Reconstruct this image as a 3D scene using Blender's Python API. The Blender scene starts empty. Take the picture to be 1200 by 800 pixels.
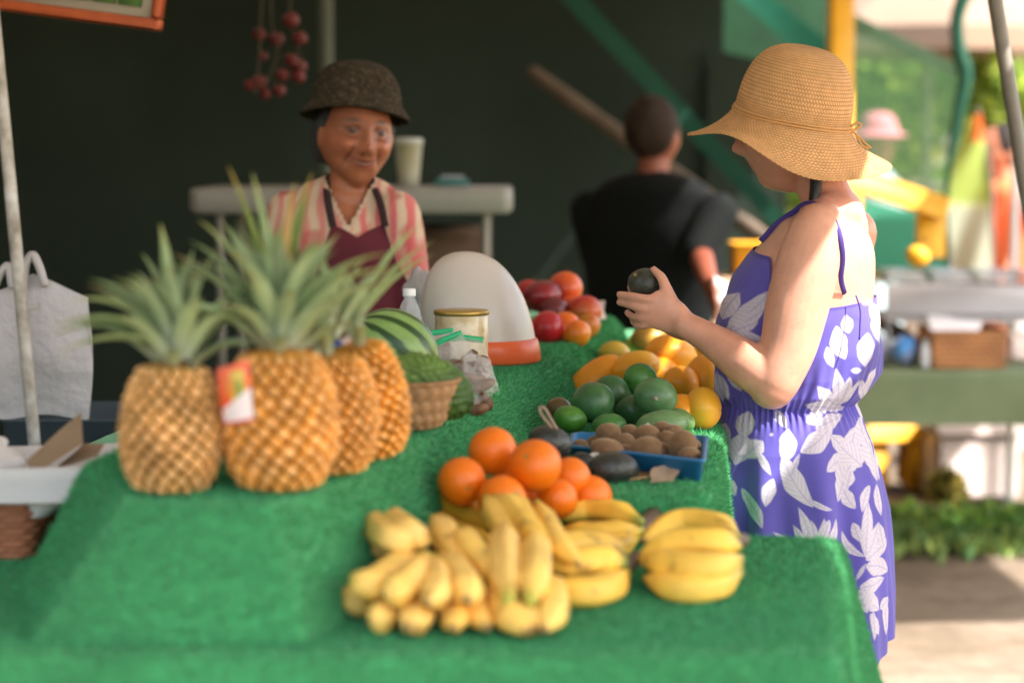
import bpy, math, random
import numpy as np
from mathutils import Vector, Matrix
from mathutils.bvhtree import BVHTree

RND = random.Random(11)
rng = np.random.default_rng(5)
scene = bpy.context.scene
COL = scene.collection
PI = math.pi

# ------------------------------------------------------------------ camera maths
F = 2400.0
CZ = 1.40
PITCH = math.atan(220 / F)
CP, SP = math.cos(PITCH), math.sin(PITCH)


def ray(px, py):
    u, v = (px - 600) / F, (400 - py) / F
    return np.array([u, CP + v * SP, -SP + v * CP])


def aty(px, py, Y):
    """the point of the place seen at photo pixel (px, py), Y metres down the street"""
    d = ray(px, py)
    return np.array([0, 0, CZ]) + d * (Y / d[1])


def atz(px, py, z):
    """the same, on the level z"""
    d = ray(px, py)
    return np.array([0, 0, CZ]) + d * ((z - CZ) / d[2])


# ------------------------------------------------------------------ geometry helpers
class G:
    def __init__(s):
        s.V, s.Q, s.T, s.C, s.UV, s.n = [], [], [], [], [], 0

    def add(s, V, Q=None, T=None, col=None, uv=None):
        V = np.asarray(V, float).reshape(-1, 3)
        s.V.append(V)
        if Q is not None and len(Q):
            s.Q.append(np.asarray(Q, np.int64).reshape(-1, 4) + s.n)
        if T is not None and len(T):
            s.T.append(np.asarray(T, np.int64).reshape(-1, 3) + s.n)
        c = np.ones((len(V), 3))
        if col is not None:
            c[:] = col
        s.C.append(c)
        u = np.zeros((len(V), 2))
        if uv is not None:
            u[:] = uv
        s.UV.append(u)
        s.n += len(V)
        return s

    def arrays(s):
        V = np.concatenate(s.V)
        Q = np.concatenate(s.Q) if s.Q else np.zeros((0, 4), np.int64)
        T = np.concatenate(s.T) if s.T else np.zeros((0, 3), np.int64)
        return V, Q, T, np.concatenate(s.C), np.concatenate(s.UV)


def raw_mesh(name, V, Q, T, C=None, UV=None, smooth=True):
    me = bpy.data.meshes.new(name)
    me.vertices.add(len(V))
    me.vertices.foreach_set("co", np.ascontiguousarray(V, np.float32).ravel())
    li = np.concatenate([Q.ravel(), T.ravel()]).astype(np.int32)
    me.loops.add(len(li))
    me.loops.foreach_set("vertex_index", li)
    ls = np.concatenate([np.arange(len(Q)) * 4, len(Q) * 4 + np.arange(len(T)) * 3]).astype(np.int32)
    me.polygons.add(len(ls))
    me.polygons.foreach_set("loop_start", ls)
    me.polygons.foreach_set("use_smooth", np.full(len(ls), bool(smooth)))
    me.update(calc_edges=True)
    me.validate()
    if C is not None:
        a = me.color_attributes.new("Col", "FLOAT_COLOR", "POINT")
        c4 = np.ones((len(V), 4), np.float32)
        c4[:, :3] = C
        a.data.foreach_set("color", c4.ravel())
    if UV is not None and np.any(UV):
        l = me.uv_layers.new(name="UVMap")
        l.data.foreach_set("uv", np.ascontiguousarray(UV[li], np.float32).ravel())
    return me


WORLD = {}


def mk(name, g, mat, parent=None, smooth=True, origin=None):
    """link ONE mesh object; g holds world coordinates"""
    V, Q, T, C, UV = g.arrays()
    if parent is not None:
        org = WORLD[parent.name]
    elif origin is not None:
        org = np.array(origin, float)
    else:
        org = np.array([(V[:, 0].min() + V[:, 0].max()) / 2, (V[:, 1].min() + V[:, 1].max()) / 2, V[:, 2].min()])
    me = raw_mesh(name, V - org, Q, T, C, UV, smooth)
    me.materials.append(mat)
    o = bpy.data.objects.new(name, me)
    COL.objects.link(o)
    if parent is not None:
        o.parent = parent
    else:
        o.location = org
    WORLD[o.name] = org
    return o


def thing(name, loc, label, cat, group=None):
    o = bpy.data.objects.new(name, None)
    o.empty_display_size = 0.05
    COL.objects.link(o)
    o.location = loc
    WORLD[o.name] = np.array(loc, float)
    return tag(o, label, cat, group)


def tag(o, label, cat, group=None):
    o["label"], o["category"] = label, cat
    if group:
        o["group"] = group
    return o


def kind(o, k):
    o["kind"] = k
    return o


def copy_tree(o, parent=None):
    c = o.copy()
    COL.objects.link(c)
    if parent is not None:
        c.parent = parent
    for ch in list(o.children):
        copy_tree(ch, c)
    return c


def gridq(nu, nv, wrap=False):
    """quads of a grid with nu points per row, nv rows"""
    iu = np.arange(nu if wrap else nu - 1)
    iv = np.arange(nv - 1)
    a = (iv[:, None] * nu + iu[None, :]).ravel()
    b = (iv[:, None] * nu + ((iu + 1) % nu)[None, :]).ravel()
    return np.stack([a, b, b + nu, a + nu], 1)


def nrm(v):
    v = np.asarray(v, float)
    return v / max(np.linalg.norm(v), 1e-9)


def spl(pts, n):
    """Catmull-Rom through the rows of pts, n samples"""
    P = np.asarray(pts, float)
    m = len(P)
    if m == 2:
        t = np.linspace(0, 1, n)[:, None]
        return P[0] * (1 - t) + P[1] * t
    E = np.vstack([2 * P[0] - P[1], P, 2 * P[-1] - P[-2]])
    t = np.linspace(0, m - 1 - 1e-9, n)
    i = t.astype(int)
    f = (t - i)[:, None]
    a, b, c, d = E[i], E[i + 1], E[i + 2], E[i + 3]
    return 0.5 * (2 * b + (c - a) * f + (2 * a - 5 * b + 4 * c - d) * f**2 + (3 * b - a - 3 * c + d) * f**3)


def tube(path, rad, seg=14, ry=None, side=None, caps=True):
    P = np.asarray(path, float)
    n = len(P)
    r = np.broadcast_to(np.asarray(rad, float), (n,))
    q = r if ry is None else np.broadcast_to(np.asarray(ry, float), (n,))
    T = np.gradient(P, axis=0)
    T /= np.maximum(np.linalg.norm(T, axis=1, keepdims=True), 1e-9)
    N1 = np.zeros_like(P)
    if side is not None:
        s = np.broadcast_to(np.asarray(side, float), (n, 3))
        N1 = s - (s * T).sum(1, keepdims=True) * T
        N1 /= np.maximum(np.linalg.norm(N1, axis=1, keepdims=True), 1e-9)
    else:
        ref = np.array([0, 0, 1.0]) if abs(T[0][2]) < 0.9 else np.array([1.0, 0, 0])
        v = nrm(np.cross(T[0], ref))
        for i in range(n):
            v = nrm(v - np.dot(v, T[i]) * T[i])
            N1[i] = v
    N2 = np.cross(T, N1)
    a = np.arange(seg) * 2 * PI / seg
    V = P[:, None, :] + (np.cos(a)[None, :, None] * N1[:, None, :] * r[:, None, None] + np.sin(a)[None, :, None] * N2[:, None, :] * q[:, None, None])
    V = V.reshape(-1, 3)
    Q = gridq(seg, n, True)
    Tr = []
    if caps:
        V = np.vstack([V, P[0], P[-1]])
        k = np.arange(seg)
        Tr = np.vstack([np.stack([k, np.full(seg, n * seg), (k + 1) % seg], 1)[:, [0, 1, 2]],
                        np.stack([(n - 1) * seg + k, (n - 1) * seg + (k + 1) % seg, np.full(seg, n * seg + 1)], 1)])
        # orientation: start cap reversed
    return V, Q, Tr


def limb(ctrl, n=26, seg=16, side=None, rnd=True):
    """round-ended tube; ctrl rows are x, y, z, r (, r2)"""
    C = spl(ctrl, n)
    P, r = C[:, :3], C[:, 3]
    q = C[:, 4] if C.shape[1] > 4 else r
    if rnd:
        t0, t1 = nrm(P[0] - P[1]), nrm(P[-1] - P[-2])
        ang = np.array([0.35, 0.7, 1.05, 1.35])
        m0, m1 = min(r[0], q[0]), min(r[-1], q[-1])
        A = P[0] + t0 * m0 * np.sin(ang)[::-1, None]
        B = P[-1] + t1 * m1 * np.sin(ang)[:, None]
        P = np.vstack([A, P, B])
        r0, q0 = r, q
        r = np.concatenate([r0[0] * np.cos(ang)[::-1], r0, r0[-1] * np.cos(ang)])
        q = np.concatenate([q0[0] * np.cos(ang)[::-1], q0, q0[-1] * np.cos(ang)])
    return tube(P, r, seg, q, side)


def sphere(c, r, nu=28, nv=18, rot=None, fn=None):
    """ellipsoid; r a number or 3; fn(unit dirs) scales the radius; rot a 3x3"""
    th = np.linspace(0, PI, nv)[1:-1]
    ph = np.arange(nu) * 2 * PI / nu
    D = np.stack([np.sin(th)[:, None] * np.cos(ph), np.sin(th)[:, None] * np.sin(ph), np.cos(th)[:, None] * np.ones(nu)], -1).reshape(-1, 3)
    D = np.vstack([D, [0, 0, 1], [0, 0, -1]])
    k = fn(D) if fn is not None else 1.0
    V = D * np.asarray(r, float) * (k[:, None] if fn is not None else 1)
    if rot is not None:
        V = V @ np.asarray(rot).T
    V = V + np.asarray(c, float)
    m = nv - 2
    Q = gridq(nu, m, True)[:, ::-1]
    i = np.arange(nu)
    T = np.vstack([np.stack([np.full(nu, nu * m), i, (i + 1) % nu], 1), np.stack([np.full(nu, nu * m + 1), (m - 1) * nu + (i + 1) % nu, (m - 1) * nu + i], 1)])
    return V, Q, T


def rotm(rx=0, ry=0, rz=0):
    return np.array(Matrix.Rotation(rz, 3, "Z") @ Matrix.Rotation(ry, 3, "Y") @ Matrix.Rotation(rx, 3, "X"))


def axes(z, x=(1, 0, 0)):
    """3x3 whose columns are x', y', z' with z' along z"""
    z = nrm(z)
    x = np.asarray(x, float)
    x = nrm(x - np.dot(x, z) * z)
    return np.stack([x, np.cross(z, x), z], 1)


def revolve(prof, c, seg=40, rot=None, fn=None, closed=False):
    """profile rows (r, h); returns V, Q, T with uv = (around, along)"""
    p = np.asarray(prof, float)
    a = np.arange(seg) * 2 * PI / seg
    V = np.stack([p[:, 0, None] * np.cos(a), p[:, 0, None] * np.sin(a), p[:, 1, None] * np.ones(seg)], -1).reshape(-1, 3)
    if fn is not None:
        V = fn(V)
    if rot is not None:
        V = V @ np.asarray(rot).T
    return V + np.asarray(c, float), gridq(seg, len(p), True), []


def box(c, s, rot=None, bev=0.0):
    """box of full size s, its edges chamfered by bev"""
    h = np.asarray(s, float) / 2
    b = min(bev, 0.45 * 2 * h.min())
    if b <= 0:
        V = np.array([[x, y, z] for z in (-1, 1) for y in (-1, 1) for x in (-1, 1)], float) * h
        Q = [[0, 2, 3, 1], [4, 5, 7, 6], [0, 1, 5, 4], [2, 6, 7, 3], [0, 4, 6, 2], [1, 3, 7, 5]]
        T = []
    else:
        V, idx = [], {}
        for sx in (-1, 1):
            for sy in (-1, 1):
                for sz in (-1, 1):
                    for k in range(3):
                        v = np.array([sx, sy, sz]) * (h - b)
                        v[k] = (sx, sy, sz)[k] * h[k]
                        idx[sx, sy, sz, k] = len(V)
                        V.append(v)
        V = np.array(V)
        Q, T = [], []
        S = (-1, 1)
        for k in range(3):
            for s_ in S:
                o = [i for i in range(3) if i != k]
                L = []
                for (a1, b1) in ((-1, -1), (1, -1), (1, 1), (-1, 1)):
                    t = [0, 0, 0]
                    t[k], t[o[0]], t[o[1]] = s_, a1, b1
                    L.append(idx[t[0], t[1], t[2], k])
                Q.append(L)
        for k in range(3):
            o = [i for i in range(3) if i != k]
            for a1 in S:
                for b1 in S:
                    L = []
                    for (e, f) in ((-1, o[0]), (1, o[0]), (1, o[1]), (-1, o[1])):
                        t = [0, 0, 0]
                        t[k], t[o[0]], t[o[1]] = e, a1, b1
                        L.append(idx[t[0], t[1], t[2], f])
                    Q.append(L)
        for sx in S:
            for sy in S:
                for sz in S:
                    T.append([idx[sx, sy, sz, 0], idx[sx, sy, sz, 1], idx[sx, sy, sz, 2]])
    if rot is not None:
        V = V @ np.asarray(rot).T
    return V + np.asarray(c, float), Q, T


_sn = {}


def sn(P, scale=1.0, seed=0):
    """smooth pseudo-noise about -1..1 at points P"""
    if seed not in _sn:
        r = np.random.default_rng(100 + seed)
        d = r.normal(size=(10, 3))
        d /= np.linalg.norm(d, axis=1, keepdims=True)
        _sn[seed] = (d * r.uniform(0.7, 2.1, (10, 1)), r.uniform(0, 6.28, 10))
    d, ph = _sn[seed]
    P = np.asarray(P, float)
    return np.sin(P @ (d.T * scale) + ph).sum(-1) / 4.2


def sm(a, b, x):
    t = np.clip((x - a) / (b - a), 0, 1)
    return t * t * (3 - 2 * t)


def mixc(a, b, t):
    return np.asarray(a) * (1 - t)[:, None] + np.asarray(b) * t[:, None]


def remesh(parts, voxel, it=4):
    """fuse closed shells into one continuous skin"""
    g = G()
    for p in parts:
        g.add(*p)
    V, Q, T, _, _ = g.arrays()
    me = raw_mesh("fuse", V, Q, T)
    o = bpy.data.objects.new("fuse", me)
    COL.objects.link(o)
    m = o.modifiers.new("r", "REMESH")
    m.mode = "VOXEL"
    m.voxel_size = voxel
    s = o.modifiers.new("s", "SMOOTH")
    s.factor, s.iterations = 0.5, it
    dg = bpy.context.evaluated_depsgraph_get()
    ev = o.evaluated_get(dg)
    m2 = ev.to_mesh()
    n = len(m2.vertices)
    co = np.empty(n * 3, np.float32)
    m2.vertices.foreach_get("co", co)
    nl = len(m2.loops)
    li = np.empty(nl, np.int32)
    m2.loops.foreach_get("vertex_index", li)
    tot = np.empty(len(m2.polygons), np.int32)
    m2.polygons.foreach_get("loop_total", tot)
    st = np.concatenate([[0], np.cumsum(tot)[:-1]])
    q = st[tot == 4]
    t = st[tot == 3]
    Q = li[q[:, None] + np.arange(4)] if len(q) else np.zeros((0, 4), int)
    T = li[t[:, None] + np.arange(3)] if len(t) else np.zeros((0, 3), int)
    ev.to_mesh_clear()
    bpy.data.objects.remove(o)
    bpy.data.meshes.remove(me)
    return co.reshape(-1, 3).astype(float), Q, T


# ------------------------------------------------------------------ materials
def mat(name, color=(0.5, 0.5, 0.5), rough=0.6, attr=False, var=0.0, vscale=12.0, vdetail=5.0, bump=0.0, bscale=60.0, bdist=0.004, spec=0.4,
        sheen=0.0, sss=0.0, sssr=(1, 0.35, 0.2), trans=0.0, alpha=1.0, metal=0.0, coat=0.0, emit=None, tint=None, transl=0.0, ramp=None, rscale=8.0, voro=False, coords="Object"):
    m = bpy.data.materials.new(name)
    m.use_nodes = True
    nt = m.node_tree
    N, L = nt.nodes, nt.links
    b = N["Principled BSDF"]
    tc = N.new("ShaderNodeTexCoord")
    out = tc.outputs[coords]

    def noise(scale, detail=5.0, rough_=0.55):
        n = N.new("ShaderNodeTexNoise")
        n.inputs["Scale"].default_value = scale
        n.inputs["Detail"].default_value = detail
        n.inputs["Roughness"].default_value = rough_
        L.new(out, n.inputs["Vector"])
        return n

    if attr:
        a = N.new("ShaderNodeAttribute")
        a.attribute_name = "Col"
        src = a.outputs["Color"]
    else:
        rgb = N.new("ShaderNodeRGB")
        rgb.outputs[0].default_value = (*color, 1)
        src = rgb.outputs[0]
    if ramp:
        n = noise(rscale, 3)
        cr = N.new("ShaderNodeValToRGB")
        while len(cr.color_ramp.elements) < len(ramp):
            cr.color_ramp.elements.new(0.5)
        for e, (p, c) in zip(cr.color_ramp.elements, ramp):
            e.position, e.color = p, (*c, 1)
        L.new(n.outputs["Fac"], cr.inputs["Fac"])
        src = cr.outputs["Color"]
    if var:
        n = noise(vscale, vdetail)
        mr = N.new("ShaderNodeMapRange")
        mr.inputs["From Min"].default_value, mr.inputs["From Max"].default_value = 0.3, 0.7
        mr.inputs["To Min"].default_value, mr.inputs["To Max"].default_value = 1 - var, 1 + var
        L.new(n.outputs["Fac"], mr.inputs["Value"])
        mx = N.new("ShaderNodeMix")
        mx.data_type, mx.blend_type = "RGBA", "MULTIPLY"
        mx.inputs["Factor"].default_value = 1
        L.new(src, mx.inputs[6])
        L.new(mr.outputs["Result"], mx.inputs[7])
        src = mx.outputs[2]
    L.new(src, b.inputs["Base Color"])
    if bump:
        if voro:
            n = N.new("ShaderNodeTexVoronoi")
            n.inputs["Scale"].default_value = bscale
            L.new(out, n.inputs["Vector"])
            h = n.outputs["Distance"]
        else:
            h = noise(bscale, 4).outputs["Fac"]
        bp = N.new("ShaderNodeBump")
        bp.inputs["Strength"].default_value = bump
        bp.inputs["Distance"].default_value = bdist
        L.new(h, bp.inputs["Height"])
        L.new(bp.outputs["Normal"], b.inputs["Normal"])
    b.inputs["Roughness"].default_value = rough
    b.inputs["Specular IOR Level"].default_value = spec
    b.inputs["Metallic"].default_value = metal
    b.inputs["Alpha"].default_value = alpha
    b.inputs["Transmission Weight"].default_value = trans
    b.inputs["Coat Weight"].default_value = coat
    if sheen:
        b.inputs["Sheen Weight"].default_value = sheen
        b.inputs["Sheen Roughness"].default_value = 0.5
        if tint:
            b.inputs["Sheen Tint"].default_value = (*tint, 1)
    if sss:
        b.inputs["Subsurface Weight"].default_value = sss
        b.inputs["Subsurface Radius"].default_value = sssr
        b.inputs["Subsurface Scale"].default_value = 0.012
    if transl:
        t = N.new("ShaderNodeBsdfTranslucent")
        L.new(src, t.inputs["Color"])
        ms = N.new("ShaderNodeMixShader")
        ms.inputs[0].default_value = transl
        L.new(b.outputs[0], ms.inputs[1])
        L.new(t.outputs[0], ms.inputs[2])
        L.new(ms.outputs[0], N["Material Output"].inputs["Surface"])
    return m


def s2l(r, g, b):
    f = lambda c: c / 12.92 if c <= 0.04045 else ((c + 0.055) / 1.055) ** 2.4
    return (f(r / 255), f(g / 255), f(b / 255))
# ------------------------------------------------------------------ camera, sky, sun
cam = bpy.data.cameras.new("camera")
cam.lens, cam.sensor_width = 72, 36
cam.clip_start, cam.clip_end = 0.05, 500
cam.dof.use_dof = True
cam.dof.focus_distance = 3.52
cam.dof.aperture_fstop = 2.1
co = bpy.data.objects.new("camera", cam)
co.location = (0, 0, CZ)
co.rotation_euler = (PI / 2 - PITCH, 0, 0)
COL.objects.link(co)
scene.camera = co

SUN_EL, SUN_AZ = math.radians(50), math.radians(-25)  # azimuth from +X towards +Y
sd = np.array([math.cos(SUN_EL) * math.cos(SUN_AZ), math.cos(SUN_EL) * math.sin(SUN_AZ), math.sin(SUN_EL)])
sl = bpy.data.lights.new("sun", "SUN")
sl.energy, sl.angle, sl.color = 3.1, math.radians(0.6), (1.0, 0.95, 0.89)
so = bpy.data.objects.new("sun", sl)
so.rotation_euler = Vector(-sd).to_track_quat("-Z", "Y").to_euler()
so.location = (4, -2, 8)
COL.objects.link(so)

w = bpy.data.worlds.new("World")
scene.world = w
w.use_nodes = True
wn = w.node_tree
sky = wn.nodes.new("ShaderNodeTexSky")
sky.sky_type = "NISHITA"
sky.sun_disc = False
sky.sun_elevation = SUN_EL
sky.sun_rotation = PI / 2 - SUN_AZ
sky.air_density, sky.dust_density, sky.ozone_density = 1.0, 2.0, 0.6
wb = wn.nodes.new("ShaderNodeMix")
wb.data_type, wb.blend_type = "RGBA", "MULTIPLY"
wb.inputs["Factor"].default_value = 1
wb.inputs[7].default_value = (1.0, 0.93, 0.82, 1)
wn.links.new(sky.outputs[0], wb.inputs[6])
wn.links.new(wb.outputs[2], wn.nodes["Background"].inputs[0])
wn.nodes["Background"].inputs[1].default_value = 0.15
scene.view_settings.view_transform = "Standard"
scene.view_settings.look = "None"
scene.view_settings.exposure = 2.2
scene.view_settings.gamma = 1.0
scene.cycles.use_denoising = True
scene.cycles.max_bounces = 8
scene.cycles.caustics_reflective = False
scene.cycles.caustics_refractive = False

# ------------------------------------------------------------------ ground
g = G()
nx = 90
X, Y = np.meshgrid(np.linspace(-1, 1, nx) ** 3 * 90, np.linspace(0, 1, nx) ** 2.0 * 160 - 6)
P = np.stack([X, Y, 0 * X], -1).reshape(-1, 3)
P[:, 2] = 0.012 * sn(P, 1.3, 1) - 0.012
P[:, 2] -= 0.25 * sm(6, 20, np.abs(P[:, 0])) * 0
g.add(P, gridq(nx, nx))
ground = kind(mk("ground", g, mat("dirt", rough=0.95, spec=0.1, ramp=[(0.28, (0.11, 0.085, 0.06)), (0.5, (0.19, 0.145, 0.105)), (0.72, (0.26, 0.205, 0.16))], rscale=1.3, var=0.18, vscale=14, bump=0.4, bscale=40, bdist=0.01)), "structure")

# ------------------------------------------------------------------ green turf carpets
M_TURF = mat("turf", attr=True, rough=0.85, spec=0.12, sheen=0.6, tint=(0.6, 0.9, 0.65), bump=0.5, bscale=420, bdist=0.003)
TURF = np.array([0.052, 0.310, 0.110])


def poly_near(P2, poly):
    """nearest boundary point, distance and inside flag of points to a polygon"""
    P2 = np.asarray(P2, float)
    best = np.full(len(P2), 1e9)
    q = np.zeros_like(P2)
    ins = np.zeros(len(P2), bool)
    n = len(poly)
    for i in range(n):
        a, b = np.array(poly[i], float), np.array(poly[(i + 1) % n], float)
        ab = b - a
        t = np.clip(((P2 - a) @ ab) / (ab @ ab), 0, 1)
        c = a + t[:, None] * ab
        d = np.linalg.norm(P2 - c, axis=1)
        m = d < best
        best[m], q[m] = d[m], c[m]
        x, y = P2[:, 0], P2[:, 1]
        cr = (a[1] > y) != (b[1] > y)
        with np.errstate(divide="ignore", invalid="ignore"):
            xi = (b[0] - a[0]) * (y - a[1]) / (b[1] - a[1]) + a[0]
        ins ^= cr & (x < xi)
    return q, best, ins


def pile(g, V, Q, dens, length=0.005, where=None, seed=1):
    """short fibres standing on the quads Q of V, added to g"""
    r = np.random.default_rng(seed)
    c = V[Q]
    e1, e2 = c[:, 1] - c[:, 0], c[:, 3] - c[:, 0]
    nn = np.cross(e1, e2)
    A = np.linalg.norm(nn, axis=1)
    nn /= np.maximum(A, 1e-12)[:, None]
    nn *= np.where(nn[:, 2:3] < -0.05, -1, 1)
    wgt = A.copy()
    if where is not None:
        wgt *= where(c.mean(1))
    k = r.choice(len(Q), size=int(dens * wgt.sum()), p=wgt / wgt.sum())
    B = c[k, 0] + e1[k] * r.random((len(k), 1)) + e2[k] * r.random((len(k), 1))
    nk = nn[k]
    tn = np.cross(nk, r.normal(size=nk.shape))
    tn /= np.linalg.norm(tn, axis=1, keepdims=True) + 1e-9
    L = length * r.uniform(0.6, 1.35, (len(k), 1))
    lean = r.normal(size=nk.shape) * 0.55
    tip = B + (nk + lean) * L
    wd = 0.0009
    W = np.stack([B - tn * wd, B + tn * wd, tip], 1).reshape(-1, 3)
    col = TURF * np.exp(r.normal(0, 0.28, (len(k), 1))) * np.array([1, 1, 1])
    col[:, 0] += 0.004 * r.random(len(k))
    g.add(W, None, np.arange(len(W)).reshape(-1, 3), col=np.repeat(col, 3, 0))


def turfcol(P, seed=3):
    t = 1 + 0.13 * sn(P, 9, seed) + 0.10 * sn(P, 40, seed + 1)
    return TURF * t[:, None]


def drape(poly, z0, drop, seed, tilt=75, res=0.009, zfn=None, waves=0.012):
    poly = [np.array(p, float) for p in poly]
    A = np.array(poly)
    lo, hi = A.min(0) - drop - 0.02, A.max(0) + drop + 0.02
    xs, ys = np.arange(lo[0], hi[0], res), np.arange(lo[1], hi[1], res)
    GX, GY = np.meshgrid(xs, ys)
    P2 = np.stack([GX.ravel(), GY.ravel()], 1)
    q, d, ins = poly_near(P2, poly)
    s = np.where(ins, 0, d)
    nvec = np.where(ins[:, None], 0, (P2 - q) / np.maximum(d, 1e-9)[:, None])
    r, pm = 0.022, math.radians(tilt)
    ph = np.minimum(s / r, pm)
    ex = np.maximum(s - r * pm, 0)
    out = r * np.sin(ph) + ex * math.cos(pm)
    dn = r * (1 - np.cos(ph)) + ex * math.sin(pm)
    base = np.where(ins[:, None], P2, q)
    P3 = np.concatenate([base, 0 * s[:, None]], 1)
    fold = waves * sn(P3 * [1, 1, 0], 9, seed) * sm(0.03, 0.35, ex)
    fold += waves * 0.5 * sn(P3 * [1, 1, 0], 23, seed + 7) * sm(0.03, 0.35, ex)
    xy = base + nvec * (out + fold)[:, None]
    z = z0 - dn + 0.0022 * sn(np.concatenate([P2, 0 * s[:, None]], 1), 14, seed + 2)
    V = np.concatenate([xy, z[:, None]], 1)
    Q = gridq(len(xs), len(ys))
    Q = Q[(s[Q] <= drop).all(1)]
    used = np.unique(Q)
    mp = np.full(len(V), -1)
    mp[used] = np.arange(len(used))
    return V[used], mp[Q]


FRONT = [(-1.05, 2.235), (0.348, 2.245), (0.455, 2.905), (-1.05, 2.905)]
ZF, ZB, ZR = 0.85, 0.92, 1.0
V, Q = drape(FRONT, ZF, 0.62, 20, tilt=74)
g = G().add(V, Q, col=turfcol(V))
pile(g, V, Q, 210000, 0.0045, lambda c: ((c[:, 2] > 0.35) & (c[:, 0] > -0.8) & (c[:, 1] < 3.1)).astype(float), 2)
t = thing("market_table", (-0.3, 2.6, 0), "front market table carrying the bananas, fully covered in green turf carpet", "table")
mk("carpet", g, M_TURF, t)
M_WOOD = mat("table_wood", (0.25, 0.16, 0.09), 0.7, var=0.2, vscale=9)
g = G().add(*box((-0.345, 2.575, 0.825), (1.36, 0.60, 0.03), bev=0.004))
mk("tabletop", g, M_WOOD, t)
for lx, ly in ((-0.95, 2.34), (0.25, 2.34), (-0.95, 2.86), (0.3, 2.86)):
    mk("leg", G().add(*box((lx, ly, 0.405), (0.05, 0.05, 0.81), bev=0.004)), M_WOOD, t)

BACK = [(-0.75, 2.925), (0.270, 2.925), (0.60, 5.6), (-0.45, 5.6)]
V, Q = drape(BACK, ZB, 0.7, 30, tilt=84)
g = G().add(V, Q, col=turfcol(V, 5))
pile(g, V, Q, 190000, 0.005, lambda c: ((c[:, 2] > 0.4) & (c[:, 0] > -0.2) & (c[:, 1] < 4.6)).astype(float), 3)
t = thing("market_table", (0, 4.2, 0), "higher market table behind the bananas, carrying kiwis, avocados and papayas on green turf", "table")
mk("carpet", g, M_TURF, t)
g = G()
A = np.array([(p[0], p[1]) for p in BACK])
A = A + (A.mean(0) - A) * 0.03
g.add(np.vstack([np.c_[A, np.full(4, ZB - 0.012)], np.c_[A, np.full(4, ZB - 0.045)]]), [[0, 1, 2, 3], [7, 6, 5, 4], [0, 4, 5, 1], [1, 5, 6, 2], [2, 6, 7, 3], [3, 7, 4, 0]])
mk("tabletop", g, M_WOOD, t, smooth=False)
for lx, ly in ((-0.62, 3.1), (0.2, 3.1), (-0.4, 5.45), (0.5, 5.45)):
    mk("leg", G().add(*box((lx, ly, 0.435), (0.05, 0.05, 0.87), bev=0.004)), M_WOOD, t)

# raised step along the stall (pineapples at its near end, mangoes at its far end)
rp = [(146, 586), (240, 589), (318, 589), (378, 574), (444, 545), (500, 512), (565, 468), (645, 420), (722, 380), (716, 366)]
RIS = [atz(x, y, ZR)[:2] for x, y in rp] + [np.array(p) for p in ((0.02, 5.25), (-0.24, 4.3), (-0.36, 3.5), (-0.5, 2.95), (-0.55, 2.62))]
xs, ys = np.arange(-0.85, 0.5, 0.0065), np.arange(2.2, 5.45, 0.0065)
GX, GY = np.meshgrid(xs, ys)
P2 = np.stack([GX.ravel(), GY.ravel()], 1)
q, d, ins = poly_near(P2, RIS)
d = np.where(ins, -d, d)
zb = np.where(P2[:, 1] < 2.91, ZF, ZB)
BASE = [atz(*p)[:2] for p in ((34, 757, ZF), (200, 760, ZF), (362, 757, ZF))] + [RIS[k] + np.array([0.045 + 0.02 * (k > 5), -0.012]) for k in range(3, 8)] + [RIS[8] + np.array([0.05, 0.0]), RIS[8] + np.array([0.06, 0.12])]
BASE += [np.array(p) for p in ((0.05, 5.36), (-0.30, 4.35), (-0.42, 3.5), (-0.58, 2.95), (-0.64, 2.60))]
_, db, inb = poly_near(P2, BASE)
db = np.where(inb, db, -db)
s = np.clip(np.maximum(d + 0.004, 0) / np.maximum(np.maximum(d + 0.004, 0) + np.maximum(db, 0), 1e-6), 0, 1)
lin_ = 0.72 * sm(2.75, 2.45, P2[:, 1]) + 0.2
prof = 1 - (lin_ * s + (1 - lin_) * sm(0, 1, s))
z = zb - 0.004 + (ZR - zb + 0.004) * prof + 0.0025 * sn(np.c_[P2, 0 * d], 13, 42)
crease = 0.006 * sn(np.c_[P2, 0 * d], 22, 45) * sm(0.05, 0.3, s) * sm(1.0, 0.8, s)
V = np.concatenate([P2, (z + crease)[:, None]], 1)
Q = gridq(len(xs), len(ys))
Q = Q[(db[Q] > -0.008).all(1)]
used = np.unique(Q)
mp = np.full(len(V), -1)
mp[used] = np.arange(len(used))
V, Q = V[used], mp[Q]
g = G().add(V, Q, col=turfcol(V, 8))
pile(g, V, Q, 200000, 0.005, lambda c: ((c[:, 1] < 5.0)).astype(float), 4)
tag(mk("display_step", g, M_TURF), "raised display step wrapped in green turf, pineapples at its near end", "display stand")
# ------------------------------------------------------------------ pineapples
M_PINE = mat("pineapple_skin", attr=True, rough=0.5, spec=0.35, var=0.22, vscale=45, bump=0.25, bscale=180, bdist=0.003)
M_LEAF = mat("pineapple_leaf", attr=True, rough=0.5, spec=0.35, var=0.15, vscale=25, transl=0.18)
M_TAG = mat("glossy_paper_tag", attr=True, rough=0.35, spec=0.5)


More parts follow.
